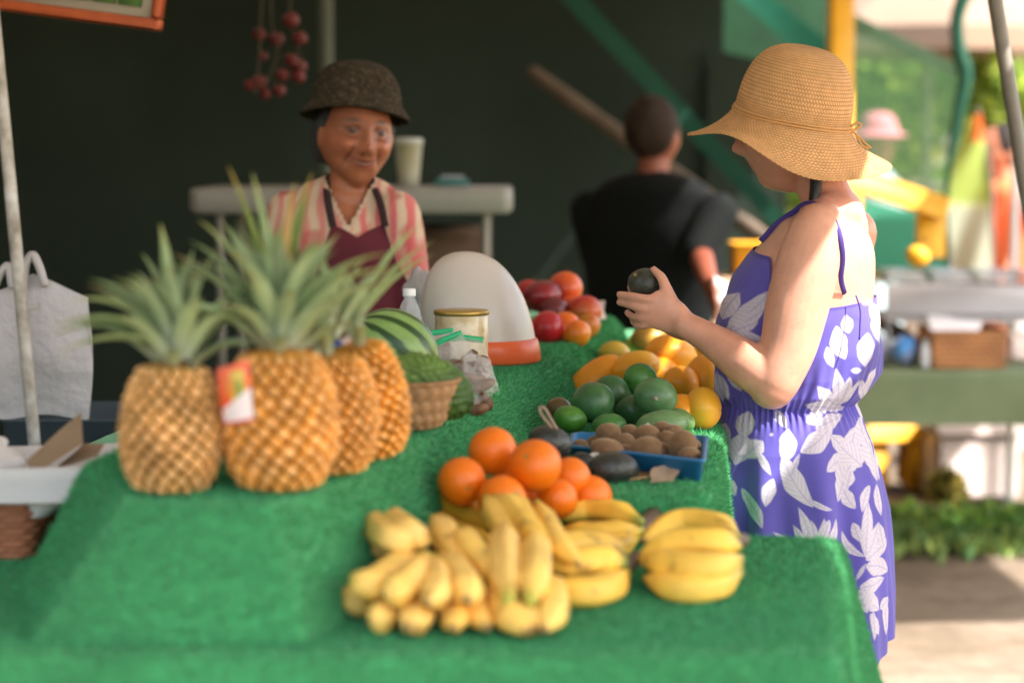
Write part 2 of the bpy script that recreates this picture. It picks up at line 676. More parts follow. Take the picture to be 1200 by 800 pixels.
def pineapple_body(c, h, r, tilt, ripe, seed):
    nu, nv = 260, 230
    u = np.arange(nu) / nu
    v = np.linspace(0, 1, nv)
    U, Vv = np.meshgrid(u, v)
    U, Vv = U.ravel(), Vv.ravel()
    k = 17
    rows = 7.4
    f1 = np.full(len(U), 9.0)
    f2 = np.full(len(U), 9.0)
    ci = np.zeros(len(U))
    du = np.zeros(len(U))
    dv = np.zeros(len(U))
    a, b = U * k, Vv * rows
    tw = b * 0.22
    cu, cv = 2 * PI * r * 0.95 / k, h / rows
    jit = np.random.default_rng(seed + 70).uniform(-0.10, 0.10, (4000, 2))
    for st in (0, 0.5):
        A, B = a + tw + st, b + st
        for iu_ in (-1, 0, 1):
            for iv_ in (-1, 0, 1):
                na, nb = np.round(A) + iu_, np.round(B) + iv_
                cid = ((na % k) * 37 + nb * 101 + (53 if st else 0)).astype(int) % 4000
                fa, fb = A - na + jit[cid, 0], B - nb + jit[cid, 1]
                dd = np.hypot(fa * cu, fb * cv)
                m = dd < f1
                f2 = np.where(m, f1, np.minimum(f2, dd))
                f1 = np.where(m, dd, f1)
                ci = np.where(m, cid, ci)
                du = np.where(m, fa, du)
                dv = np.where(m, fb, dv)
    e = np.clip(1 - (f2 - f1) / 0.0108, 0, 1)
    rr = r * np.interp(Vv, [0, .06, .15, .3, .45, .6, .75, .88, .96, 1], [.50, .68, .84, .96, 1, .97, .88, .74, .60, .46])
    rr = rr * np.clip(np.sqrt(np.clip(np.minimum(Vv, 1 - Vv) / 0.035, 0, 1)), 0.25, 1)
    bulge = 0.0072 * (1 - e**2.2) - 0.002 * (e > 0.9)
    rr = rr + bulge * np.clip(np.minimum(Vv, 1 - Vv) / 0.05, 0, 1)
    rr = rr + 0.0022 * np.exp(-((du / 0.12) ** 2 + ((dv + 0.08) / 0.12) ** 2))
    rr[Vv == 0] = 0.003
    rr[Vv == 1] = 0.003
    ang = U * 2 * PI
    P = np.stack([rr * np.cos(ang), rr * np.sin(ang), Vv * h], 1)
    r_ = np.random.default_rng(seed)
    tone = r_.normal(0, 0.75, 4000).clip(-1.3, 1.3)[ci.astype(int)]
    tone2 = r_.uniform(0, 1, 4000)[ci.astype(int)]
    cen = mixc([0.56, 0.30, 0.12], [0.76, 0.46, 0.21], np.clip(0.5 + 0.5 * tone, 0, 1))
    mid = np.array([0.58, 0.29, 0.08]) * (1 - ripe) + np.array([0.90, 0.31, 0.010]) * ripe
    mid = mid[None] * (0.8 + 0.45 * tone2[:, None])
    edge = np.array([0.085, 0.080, 0.018]) * (1 - 0.5 * ripe) + np.array([0.36, 0.12, 0.015]) * 0.5 * ripe
    cen = cen * (1 - 0.45 * ripe) + np.array([0.86, 0.40, 0.07]) * 0.45 * ripe
    cm = sm(0.25, 0.70, e + 0.18 * (dv + 0.2))
    col = cen * (1 - cm)[:, None] + mid * cm[:, None]
    gr = sm(0.60, 0.92, e)
    col = col * (1 - gr[:, None]) + edge * gr[:, None]
    col = col * (1 + 0.16 * sn(P, 60, seed + 300))[:, None]
    # greenish base of some eyes, dark dry bract at the heart of each
    gl = sm(0.35, 0.0, Vv) * (tone > 0) * sm(0.3, 0.8, e)
    col = col * (1 - 0.5 * gl[:, None]) + np.array([0.13, 0.14, 0.02]) * 0.5 * gl[:, None]
    br = np.exp(-((du / 0.07) ** 2 + ((dv + 0.16) / 0.10) ** 2))
    col = col * (1 - 0.55 * br[:, None]) + np.array([0.16, 0.07, 0.03]) * 0.55 * br[:, None]
    R_ = rotm(*tilt)
    return P @ R_.T + c, gridq(nu, nv, True), [], col, R_ @ np.array([0, 0, h])


def blade(base, d0, length, width, droop, roll=0.0, n=14, cols=None, bend=(0, 0, 0)):
    """a channelled strap leaf that starts along d0 and curves over"""
    d = nrm(d0)
    hor = np.array([d[0], d[1], 0])
    hor = nrm(hor) if np.linalg.norm(hor) > 1e-3 else np.array([1, 0, 0])
    P = [np.array(base, float)]
    st = length / (n - 1)
    for i in range(n - 1):
        d = nrm(d + (hor * 0.55 + np.array([0, 0, -0.75]) + np.array(bend)) * droop * (0.15 + 1.9 * i / n) / n)
        P.append(P[-1] + d * st)
    P = np.array(P)
    T = np.gradient(P, axis=0)
    T /= np.linalg.norm(T, axis=1, keepdims=True)
    sd_ = np.cross(T, np.array([0, 0, 1.0]) + 1e-3)
    sd_ /= np.linalg.norm(sd_, axis=1, keepdims=True) + 1e-9
    up = np.cross(sd_, T)
    t = np.linspace(0, 1, n)
    wd = width * (0.75 + 0.5 * t - 0.2 * t * t) * np.clip(1 - t**2.2, 0.0, 1) + 0.0004
    ca, sa = math.cos(roll), math.sin(roll)
    s2 = sd_ * ca + up * sa
    u2 = up * ca - sd_ * sa
    L = [P + s2 * (k * wd)[:, None] / 2 + u2 * (abs(k) ** 1.5 * wd * 0.32)[:, None] for k in (-1, -0.5, 0, 0.5, 1)]
    V = np.stack(L, 1).reshape(-1, 3)
    c0, c1, c2 = cols
    C = np.array([c0]) * (1 - sm(0, 0.35, t))[:, None] + np.array([c1]) * sm(0, 0.35, t)[:, None]
    C = C * (1 - sm(0.72, 1, t))[:, None] + np.array([c2]) * sm(0.72, 1, t)[:, None]
    C = np.repeat(C, 5, 0) * np.tile([0.86, 1.03, 1.12, 1.03, 0.86], n)[:, None]
    return V, gridq(5, n), [], C


def crown(top, axis, size, n, seed, lean=(0, 0), extra=(), thin=False):
    r = random.Random(seed)
    g = G()
    A = axes(axis)
    for i in range(n):
        f = i / n  # 0 outer, 1 inner
        az = i * 2.39996 + r.uniform(-0.25, 0.25)
        el = math.radians(34 + 52 * f ** 0.8 + r.uniform(-8, 8))
        d = A @ np.array([math.cos(az) * math.cos(el), math.sin(az) * math.cos(el), math.sin(el)])
        d = d + np.array([lean[0], lean[1], 0]) * (0.3 + 0.5 * f)
        Ln = size * 0.92 * (0.42 + 0.62 * math.sin(PI * min(0.15 + 0.75 * f, 1))) * r.uniform(0.82, 1.12)
        b = top + A @ np.array([math.cos(az), math.sin(az), 0]) * (0.022 * (1 - f) + 0.004) + nrm(axis) * (0.045 * f)
        gcol = np.array([0.32, 0.41, 0.21]) * r.uniform(0.65, 1.2)
        tipc = (np.array([0.30, 0.20, 0.07]) if r.random() < 0.35 else np.array([0.22, 0.28, 0.09])) * r.uniform(0.7, 1.1)
        if thin and d[0] > 0.15 and f < 0.55:
            continue
        V, Q, T, C = blade(b, d, Ln, size * r.uniform(0.17, 0.24), r.uniform(0.6, 1.4) * (1 - 0.45 * f), r.uniform(-0.3, 0.3), cols=(np.array([0.42, 0.48, 0.34]), gcol, tipc))
        g.add(V, Q, T, C)
    for (d, Ln, wd, dr, cols) in extra:
        V, Q, T, C = blade(top + nrm(axis) * 0.02, np.array(d, float), Ln, wd, dr, r.uniform(-0.2, 0.2), cols=cols)
        g.add(V, Q, T, C)
    return g


GRN = (np.array([0.42, 0.48, 0.34]), np.array([0.31, 0.41, 0.19]), np.array([0.40, 0.42, 0.15]))
YEL = (np.array([0.23, 0.28, 0.12]), np.array([0.20, 0.26, 0.05]), np.array([0.42, 0.28, 0.05]))
ORG = (np.array([0.30, 0.28, 0.12]), np.array([0.46, 0.28, 0.10]), np.array([0.36, 0.26, 0.05]))


def pineapple(px, py, h, r, tilt, ripe, seed, label, csize, cn, lean, extra=()):
    c = atz(px, py, ZR)
    c = c + np.array([0, r * 0.52, 0])
    c[2] = ZR + 0.002
    c0 = aty(px, py, c[1])
    c[0] = c0[0]
    t = thing("pineapple", c, label, "pineapple", "pineapples standing on the display step")
    V, Q, T, C, top = pineapple_body(c, h, r, tilt, ripe, seed)
    mk("body", G().add(V, Q, T, C), M_PINE, t)
    mk("crown", crown(c + top * 0.965, top, csize, cn, seed, lean, extra, seed in (3, 4)), M_LEAF, t)
    return t, c, top


pineapple(200, 584, 0.155, 0.0550, (0.02, 0.03, 0.4), 0.15, 1, "tan pineapple standing apart, farthest from the bananas, its crown swept aside", 0.125, 26, (-0.35, -0.1),
          [((-1.0, -0.3, 0.75), 0.15, 0.026, 1.5, GRN), ((-1.0, -0.2, 0.55), 0.145, 0.025, 1.3, GRN), ((-0.9, -0.45, 0.35), 0.14, 0.025, 1.3, GRN), ((-0.05, -0.1, 1), 0.15, 0.026, 0.15, GRN), ((-0.8, -0.3, 1.0), 0.14, 0.025, 1.3, GRN)])
tP, cP, topP = pineapple(328, 581, 0.170, 0.0640, (0.02, -0.03, 1.3), 0.85, 2, "golden pineapple in front with a bright paper tag hanging at its side", 0.15, 32, (0.0, -0.1),
          [((-0.25, 0, 1), 0.21, 0.027, 0.15, YEL), ((0.1, -0.1, 1.1), 0.185, 0.02, 0.2, ORG), ((-0.1, -0.2, 1), 0.2, 0.02, 0.2, GRN), ((0.18, 0.2, 1.1), 0.20, 0.027, 0.15, YEL),
           ((0.75, -0.3, 1.0), 0.18, 0.026, 0.9, GRN), ((0.9, -0.2, 0.95), 0.16, 0.025, 0.8, GRN), ((-0.8, -0.3, 0.5), 0.13, 0.027, 1.2, GRN), ((-0.9, 0.1, 0.9), 0.16, 0.027, 0.7, GRN), ((-0.45, -0.2, 1), 0.17, 0.027, 0.5, GRN)])
pineapple(388, 562, 0.152, 0.0540, (0.0, 0.0, 2.2), 0.7, 3, "brownish pineapple half hidden behind the tagged golden pineapple", 0.12, 22, (0.2, 0.2))
tQ, cQ, topQ = pineapple(437, 541, 0.158, 0.0530, (0.0, -0.22, 0.9), 1.0, 4, "deep orange pineapple next to the woven basket, blue label under its crown", 0.105, 18, (-0.1, 0.0),
          [((0.8, -0.2, 1.3), 0.165, 0.025, 0.6, GRN), ((0.9, -0.1, 1.25), 0.15, 0.024, 0.6, GRN), ((0.45, -0.1, 1), 0.17, 0.027, 0.5, GRN)])

# paper tags tied to two pineapples
def sheet(corners, n=14, bulge=0.01, up=(0, -1, 0)):
    a, b, c_, d = [np.array(p, float) for p in corners]  # tl, tr, br, bl
    u, v = np.meshgrid(np.linspace(0, 1, n), np.linspace(0, 1, n))
    u, v = u.ravel()[:, None], v.ravel()[:, None]
    P = (a * (1 - u) + b * u) * (1 - v) + (d * (1 - u) + c_ * u) * v
    P = P + np.array(up) * bulge * np.sin(PI * u) + np.array(up) * bulge * 0.7 * np.sin(PI * v * 1.3)
    return P, gridq(n, n), u[:, 0], v[:, 0]


Yt = cP[1] - 0.066
P, Q, u, v = sheet([aty(254, 432, Yt), aty(292, 421, Yt - 0.01), aty(297, 492, Yt - 0.012), aty(262, 498, Yt + 0.004)], 40, 0.006)
col = np.tile(np.array(s2l(222, 92, 45)), (len(P), 1))
d1 = (np.abs(u - 0.62) < 0.22) & (v > 0.12) & (v < 0.6)
col[d1] = s2l(196, 170, 60)
col[(np.abs(u - 0.66) < 0.1) & (v > 0.3) & (v < 0.62)] = s2l(120, 140, 60)
col[(np.abs(u - 0.4) < 0.12) & (np.abs(v - 0.35) < 0.14)] = s2l(206, 130, 50)
wm = v > 0.62 - 0.3 * (u - 0.4)
col[wm] = s2l(226, 214, 214)
col[(v > 0.95) | (u < 0.05)] = s2l(215, 70, 60)
mk("paper_tag", G().add(P, Q, None, col), M_TAG, tP)
Yt = cQ[1] - 0.058
P, Q, u, v = sheet([aty(366, 412, Yt + 0.02), aty(408, 393, Yt), aty(414, 398, Yt - 0.004), aty(372, 420, Yt + 0.01)], 24, 0.004)
col = np.tile(np.array(s2l(60, 90, 180)), (len(P), 1))
col[u > 0.75] = s2l(225, 205, 205)
col[(u < 0.18)] = s2l(140, 50, 60)
col[(v > 0.75) & (u > 0.2) & (u < 0.7)] = s2l(120, 150, 70)
mk("paper_tag", G().add(P, Q, None, col), M_TAG, tQ)

# ------------------------------------------------------------------ bananas
M_BAN = mat("banana_skin", attr=True, rough=0.48, spec=0.35, var=0.10, vscale=30, bump=0.1, bscale=120, sss=0.08, sssr=(0.8, 0.5, 0.1))


def banana(pts, r, seed, ripe=0.5, tip=(0.10, 0.06, 0.03), neck=(0.32, 0.34, 0.05)):
    """pts: photo px, py and height above the table, neck end first"""
    C = np.array([np.append(atz(x, y, ZF + h), 0) for x, y, h in pts])[:, :3]
    n = 30
    P = spl(C, n)
    t = np.linspace(0, 1, n)
    rad = r * np.clip(np.minimum(0.36 + 3.4 * t**1.25, 1), 0, 1) * np.clip(np.minimum(1, ((1 - t) / 0.24 + 0.06)) ** 0.70, 0.22, 1)
    V, Q, T = tube(P, rad, 20)
    ang = np.tile(np.arange(20) * 2 * PI / 20, n)
    cen = np.repeat(P, 20, 0)
    k = 1 + 0.075 * np.cos(5 * ang + seed) + 0.02 * np.cos(2 * ang)
    V[:-2] = cen + (V[:-2] - cen) * k[:, None]
    tt = np.append(np.repeat(t, 20), [0, 1])
    y0, y1 = np.array([0.90, 0.54, 0.045]), np.array([0.93, 0.60, 0.17])
    base = y0 * (1 - ripe) + y1 * ripe
    col = np.tile(base, (len(V), 1)) * (1 + 0.10 * sn(V, 35, seed % 5 + 50))[:, None]
    gk = sm(0.16, 0.0, tt)
    col = col * (1 - gk[:, None]) + np.array(neck) * gk[:, None]
    bt = sm(0.955, 0.99, tt) * 0.85
    col = col * (1 - bt[:, None]) + np.array(tip) * bt[:, None]
    sp = np.clip(sm(0.8, 1.05, sn(V, 120, seed % 3 + 60)) * 0.55 + 0.22 * sm(0.75, 1, np.append(np.cos(5 * ang + seed), [0, 0])) * sm(0.2, 0.7, sn(V, 40, seed % 4 + 63)), 0, 1)
    col = col * (1 - sp[:, None]) + np.array([0.25, 0.12, 0.03]) * sp[:, None]
    return V, Q, T, col


def bunch(label, stem, fingers, r, ripe, seed, neck=(0.42, 0.40, 0.06), stemcol=(0.12, 0.075, 0.05)):
    sp = np.array([atz(x, y, ZF + h) for x, y, h in stem[:-1]])
    t = thing("banana_bunch", (*sp.mean(0)[:2], ZF), label, "bananas", "banana bunches on the front table")
    rr = random.Random(seed)
    for i, f in enumerate(fingers):
        mk("banana", G().add(*banana(f, r * rr.uniform(0.93, 1.07), seed * 31 + i, min(1, max(0, ripe + rr.uniform(-0.15, 0.15))), neck=neck)), M_BAN, t)
    V, Q, T = limb(np.c_[sp, np.full(len(sp), stem[-1])], 10, 12)
    mk("stem", G().add(V, Q, T, np.array(stemcol)), M_BAN, t)
    return t


bunch("pale banana bunch nearest the camera, beside the pineapple step, its tips fanned towards the carpet", [(500, 640, 0.055), (520, 632, 0.06), 0.013],
      [[(497, 655, .02), (452, 668, .022), (408, 672, .022), (392, 657, .03)],
       [(500, 665, .018), (455, 690, .020), (420, 705, .020), (403, 690, .028)],
       [(505, 665, .020), (470, 700, .020), (448, 722, .019), (430, 728, .016)],
       [(512, 668, .020), (500, 700, .020), (490, 722, .020), (476, 736, .018)],
       [(522, 668, .020), (528, 695, .020), (533, 718, .020), (531, 737, .018)],
       [(490, 640, .060), (455, 640, .062), (422, 640, .060), (403, 624, .068)],
       [(492, 645, .055), (462, 668, .056), (436, 684, .053), (412, 676, .056)],
       [(494, 632, .075), (462, 632, .085), (440, 618, .085), (428, 601, .085)],
       [(500, 635, .070), (482, 625, .090), (466, 614, .092), (455, 604, .092)],
       [(500, 650, .060), (484, 676, .058), (468, 690, .054), (448, 697, .050)],
       [(508, 652, .055), (512, 676, .056), (512, 692, .052), (500, 706, .048)],
       [(518, 650, .052), (534, 670, .052), (546, 688, .050), (548, 704, .046)]], 0.0182, 0.85, 1)
bunch("pale banana bunch with upright fingers, the middle one of the three at the table front", [(596, 668, 0.02), (606, 650, 0.025), 0.012],
      [[(566, 690, .035), (545, 660, .050), (524, 630, .068), (507, 605, .080)],
       [(590, 690, .040), (572, 664, .055), (552, 640, .070), (537, 620, .080)],
       [(596, 706, .040), (593, 674, .056), (591, 644, .070), (590, 614, .082)],
       [(622, 706, .040), (627, 676, .056), (628, 650, .066), (627, 624, .075)],
       [(577, 672, .030), (558, 690, .026), (552, 708, .022), (572, 736, .017)],
       [(592, 682, .032), (586, 700, .028), (594, 718, .024), (618, 741, .016)],
       [(640, 676, .034), (648, 694, .030), (648, 714, .024), (637, 738, .018)],
       [(612, 690, .030), (612, 710, .022), (616, 724, .018), (626, 738, .016)]], 0.0180, 0.8, 2)
bunch("deep yellow banana bunch with dark stem, lying between the oranges and the step", [(476, 572, 0.05), (486, 580, 0.05), (492, 602, 0.035), 0.011],
      [[(482, 578, .055), (512, 584, .060), (548, 600, .052), (590, 622, .040)],
       [(486, 590, .040), (512, 612, .036), (545, 628, .030), (580, 640, .028)],
       [(488, 602, .030), (508, 622, .026), (530, 636, .022), (556, 650, .020)],
       [(500, 580, .040), (530, 588, .040), (566, 602, .036), (600, 612, .034)]], 0.0190, 0.05, 3, neck=(0.25, 0.16, 0.04), stemcol=(0.05, 0.03, 0.02))
bunch("greenish yellow bananas lying flat below the oranges, thick brown stem end", [(752, 618, 0.03), (764, 606, 0.033), (770, 597, 0.034), 0.0125],
      [[(752, 612, .045), (722, 600, .052), (690, 598, .048), (652, 606, .040)],
       [(752, 620, .032), (722, 624, .034), (690, 626, .032), (655, 622, .030)],
       [(748, 626, .020), (722, 640, .022), (692, 646, .022), (660, 640, .022)],
       [(756, 616, .020), (735, 610, .022), (700, 610, .022), (666, 616, .022)]], 0.0175, 0.30, 4, neck=(0.30, 0.32, 0.05))
bunch("three smooth yellow bananas with green necks lying across the middle of the heap", [(738, 662, 0.03), (745, 654, 0.032), 0.0095],
      [[(735, 660, .042), (706, 656, .046), (674, 660, .044), (636, 664, .040)],
       [(734, 668, .024), (712, 688, .022), (680, 694, .020), (640, 688, .020)],
       [(735, 655, .024), (704, 642, .040), (672, 640, .046), (640, 648, .044)]], 0.0190, 0.25, 5, neck=(0.16, 0.26, 0.04))
bunch("upright banana fingers with green tips leaning against the lowest oranges", [(612, 612, 0.06), (626, 622, 0.055), 0.011],
      [[(570, 583, .095), (580, 600, .085), (594, 625, .068), (610, 655, .050)],
       [(604, 580, .100), (610, 598, .090), (624, 622, .075), (648, 652, .055)],
       [(580, 582, .100), (600, 592, .095), (620, 616, .078), (640, 640, .060)],
       [(628, 588, .080), (640, 612, .075), (655, 638, .065), (678, 662, .052)]], 0.0150, 0.45, 6, neck=(0.30, 0.36, 0.05))
bunch("compact yellow banana bunch alone at the outer end of the heap, near the table corner", [(862, 636, 0.045), (870, 632, 0.045), 0.0095],
      [[(864, 632, .050), (838, 615, .058), (795, 612, .056), (752, 634, .042)],
       [(864, 640, .046), (838, 636, .060), (795, 636, .058), (750, 650, .040)],
       [(866, 654, .034), (836, 664, .044), (795, 662, .042), (748, 654, .034)],
       [(866, 670, .020), (838, 686, .022), (800, 690, .020), (755, 676, .020)],
       [(866, 662, .022), (838, 672, .024), (800, 672, .022), (758, 664, .022)]], 0.0190, 0.40, 7, neck=(0.45, 0.36, 0.06))

# ------------------------------------------------------------------ round fruit
def fruit(name, V, Q, T, C, m, label, cat, group):
    return tag(mk(name, G().add(V, Q, T, C), m), label, cat, group)


M_ORANGE = mat("orange_peel", attr=True, rough=0.36, spec=0.45, bump=0.5, bscale=300, bdist=0.0014, voro=True, var=0.06, vscale=20, sss=0.05, sssr=(1, 0.4, 0.1))
M_SCAR = mat("stem_scar", (0.22, 0.24, 0.08), 0.8)


def orange(px, py, Y, rpx, facing, label, k):
    c = aty(px, py, Y)
    r = rpx * np.linalg.norm(c - [0, 0, CZ]) / F
    A = axes(facing)
    fn = lambda D: 1 - 0.05 * np.exp(-(((D[:, 2] - 1) / 0.012) ** 2)) - 0.025 * D[:, 2] ** 2 + 0.012 * sn(D, 2.3, 70 + k)
    V, Q, T = sphere(c, r, 40, 28, A, fn)
    col = np.array([0.84, 0.175, 0.004]) * (1 + 0.06 * sn(V, 30, 71 + k % 3))[:, None]
    o = tag(mk("orange", G().add(V, Q, T, col), M_ORANGE), label, "orange", "oranges piled on the front table")
    mk("stem_scar", G().add(*sphere(c + A[:, 2] * r * 0.935, (r * 0.075, r * 0.075, r * 0.03), 10, 8, A)), M_SCAR, o)


for k, a in enumerate([(577, 528, 2.86, 28.5, (-0.5, 0.3, 0.8), "topmost orange of the pile, nearest the green step"),
                       (627, 545, 2.80, 31, (-0.35, -0.75, 0.45), "big orange showing its stem dimple, in the upper middle of the pile"),
                       (541, 564, 2.79, 28.5, (0.3, -0.9, -0.15), "lowest orange at the pile's edge beside the dark banana stem"),
                       (588, 585, 2.75, 29, (0.2, 0.5, 0.8), "orange half covered by green banana tips"),
                       (668, 560, 2.90, 25, (0.6, 0.2, 0.7), "orange touching the shiny black avocado with the looped stem"),
                       (653, 584, 2.84, 24, (0.1, 0.6, 0.7), "small orange low in the pile, directly under the dimpled one"),
                       (692, 582, 2.90, 26, (0.5, 0.4, 0.7), "outermost orange of the pile, beside the paper lined tray"),
                       (618, 590, 2.90, 26, (0, 0, 1), "orange buried at the heart of the pile, mostly hidden"),
                       (604, 562, 2.93, 24, (0, 0, 1), "shaded orange showing only in the gap behind the two big ones"),
                       (700, 606, 2.88, 24, (0, 0, 1), "bottom orange peeping out behind the flat bananas")]):
    orange(*a, k)

M_AVO = mat("black_avocado_skin", (0.022, 0.026, 0.022), 0.33, spec=0.5, bump=0.6, bscale=150, bdist=0.003, var=0.4, vscale=60)
M_STEM = mat("dry_stem", (0.30, 0.22, 0.16), 0.8)


def avo(px, py, Y, rx, rz, ry, rot, label, m, name="avocado", cat="avocado", grp="black avocados beside the oranges", taper=0.12, col=None):
    c = aty(px, py, Y)
    k = np.linalg.norm(c - [0, 0, CZ]) / F
    fn = lambda D: 1 - taper * D[:, 0] * (D[:, 0] > 0) + 0.015 * sn(D, 3, int(px) % 7 + 80)
    V, Q, T = sphere(c, (rx * k, ry * k, rz * k), 36, 26, rotm(*rot), fn)
    return tag(mk(name, G().add(V, Q, T, col), m), label, cat, grp), c, k


a, c, k = avo(646, 519, 3.0, 29, 20, 22, (0, 0.35, 0.3), "shiny black avocado with a looped dry stem, behind the oranges", M_AVO)
L = [aty(x, y, 2.97) for x, y in ((646, 500), (636, 488), (632, 478), (638, 478), (645, 490), (652, 502))]
mk("stem", G().add(*limb([(*p, 0.0022) for p in L], 24, 8)), M_STEM, a)
avo(720, 549, 2.962, 33, 20.5, 22, (0, 0.05, 0.2), "matt black avocado lying on the crumpled brown paper", M_AVO)
avo(684, 544, 3.02, 17, 14, 16, (0, 0.5, 0.3), "dark avocado mostly hidden between the oranges and the other two black ones", M_AVO)

M_GAVO = mat("green_avocado_skin", attr=True, rough=0.38, spec=0.45, bump=0.25, bscale=110, bdist=0.002, var=0.22, vscale=55)
gl = [(696, 471, 3.46, 27, 24, 26, (0, -0.4, 0.4), (0.035, 0.11, 0.035), "dark green avocado at the front corner of its pile, facing the step"),
      (717, 460, 3.55, 23, 21, 22, (0, 0.2, 0.2), (0.032, 0.10, 0.03), "dark avocado squeezed in behind the front corner one"),
      (751, 444, 3.62, 21, 19, 20, (0, 0, 0.1), (0.05, 0.17, 0.03), "bright green avocado crowning the pile, against the papayas"),
      (769, 465, 3.45, 27, 23, 24, (0, 0.15, -0.3), (0.07, 0.16, 0.06), "large dusty green avocado with its stem scar towards us"),
      (669, 491, 3.42, 21, 16, 20, (0, 0.3, 0.3), (0.055, 0.17, 0.02), "small vivid green avocado at the foot of the pile near the step"),
      (715, 499, 3.38, 22, 15, 20, (0, 0, 0), (0.04, 0.15, 0.03), "flat lying green avocado just above the kiwis"),
      (777, 497, 3.36, 32, 17, 22, (0, -0.1, 0.1), (0.11, 0.21, 0.08), "pale green elongated avocado under the dusty one"),
      (797, 492, 3.46, 20, 13, 18, (0, 0.4, 0), (0.12, 0.22, 0.07), "light green avocado tip at the pile's woman side"),
      (655, 479, 3.55, 16, 14, 16, (0, 0, 0), (0.11, 0.07, 0.025), "brownish green avocado shaded against the green step"),
      (741, 480, 3.52, 22, 18, 20, (0, 0, 0), (0.03, 0.09, 0.03), "very dark avocado in the shadowed middle of the green pile")]
for px, py, Y, rx, rz, ry, rot, col, lb in gl:
    a, c, k = avo(px, py, Y, rx, rz, ry, rot, lb, M_GAVO, grp="green avocados piled on the back table", taper=0.08, col=np.array(col))
    if px in (769,):
        mk("stem_scar", G().add(*sphere(aty(768, 467, Y - 24 * k), 0.004, 10, 8)), M_STEM, a)

M_KIWI = mat("kiwi_fuzz", (0.17, 0.095, 0.048), 0.9, spec=0.15, var=0.25, vscale=90, bump=0.5, bscale=260, bdist=0.002, sheen=0.5, tint=(0.8, 0.6, 0.4))
kw = [(680, 523, 10, 9, 3.14), (711, 526, 20, 13, 3.05), (713, 508, 15, 13, 3.16), (731, 519, 14, 12, 3.12), (758, 511, 16, 14, 3.15), (757, 526, 20, 15, 3.06), (737, 508, 12, 11, 3.2),
      (781, 517, 13, 13, 3.14), (800, 522, 17, 19, 3.06), (808, 535, 14, 12, 3.03), (748, 541, 12, 8, 3.09), (784, 540, 14, 8, 3.06), (814, 524, 8, 10, 3.1), (697, 519, 10, 9, 3.18), (768, 541, 12, 8, 3.08), (735, 534, 12, 8, 3.12), (800, 541, 12, 7, 3.05), (772, 528, 14, 11, 3.08), (790, 508, 13, 11, 3.17), (733, 530, 13, 10, 3.1), (775, 503, 12, 10, 3.2)]
kl = ["lone brown kiwi at the heap's end, next to the looped stem avocado", "wide brown kiwi lying right above the matt black avocado", "kiwi at the top of the heap under the flat green avocado", "kiwi wedged between the two widest ones",
      "top kiwi beside the folded paper scrap", "widest brown kiwi in the front middle of the heap", "shaded kiwi behind the folded paper scrap", "kiwi just behind the upright one near the blue rim",
      "tall upright kiwi, the biggest near the woman's dress", "kiwi resting on the corner of the blue tray rim", "small kiwi tucked under the widest one", "flat kiwi sunk behind the crumpled brown paper",
      "kiwi end touching the woman's dress", "dark little kiwi behind the lone one", "half buried kiwi beside the crumpled paper's peak", "half buried kiwi behind the matt black avocado", "low kiwi sunk deepest at the tray's blue front rim", "kiwi squeezed between the widest one and the tall upright one", "small kiwi right behind the tall upright one", "kiwi in the dip above the matt black avocado's blunt end", "rearmost kiwi, against the pale green elongated avocado"]
for (px, py, rx, rz, Y), lb in zip(kw, kl):
    c = aty(px, py, Y)
    k = np.linalg.norm(c - [0, 0, CZ]) / F
    V, Q, T = sphere(c, (rx * k, max(rx, rz) * 0.95 * k, rz * k), 30, 22, rotm(0, RND.uniform(-0.2, 0.2), RND.uniform(-0.4, 0.4)), lambda D: 1 + 0.02 * sn(D, 3, 91))
    fruit("kiwi", V, Q, T, None, M_KIWI, lb, "kiwi", "kiwis heaped in the blue tray")

# papayas
M_PAP = mat("papaya_skin", attr=True, rough=0.4, spec=0.4, var=0.12, vscale=16, bump=0.08, bscale=60)
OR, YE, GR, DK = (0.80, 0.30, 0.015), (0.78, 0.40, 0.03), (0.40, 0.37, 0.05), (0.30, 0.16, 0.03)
pp = [(700, 441, 4.05, 40, 19, (0.0, -0.62, 0.3), OR, OR, "long orange papaya leaning up the step's side"),
      (748, 430, 4.05, 30, 19, (0, -0.2, 0.2), OR, YE, "orange papaya directly behind the crowning bright green avocado"),
      (722, 415, 4.35, 19, 15, (0, 0, 0), GR, YE, "greenish yellow papaya at the back of the pile, beside the step ridge"),
      (790, 417, 4.25, 32, 24, (0, 0.2, 0.3), YE, OR, "large golden papaya under the woman's wrist"),
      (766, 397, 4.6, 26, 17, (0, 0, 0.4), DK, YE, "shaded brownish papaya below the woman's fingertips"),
      (800, 449, 3.95, 22, 20, (0, 0, 0), YE, OR, "golden papaya in the middle row behind the dusty avocado"),
      (829, 446, 4.0, 24, 30, (0, 0, 0), OR, YE, "tall orange papaya against the woman's waist"),
      (801, 482, 3.56, 20, 20, (0, 0, 0), OR, OR, "round orange papaya low down beside the dusty avocado"),
      (826, 479, 3.56, 22, 25, (0, 0, 0), OR, YE, "bright orange papaya in the bottom row touching the dress"),
      (832, 412, 4.3, 20, 18, (0, 0, 0), GR, YE, "yellow green papaya under the woman's forearm"),
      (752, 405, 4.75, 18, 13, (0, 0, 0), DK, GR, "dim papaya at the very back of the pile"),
      (776, 441, 4.2, 24, 22, (0, 0, 0), OR, YE, "orange papaya mostly hidden behind the dusty green avocado")]
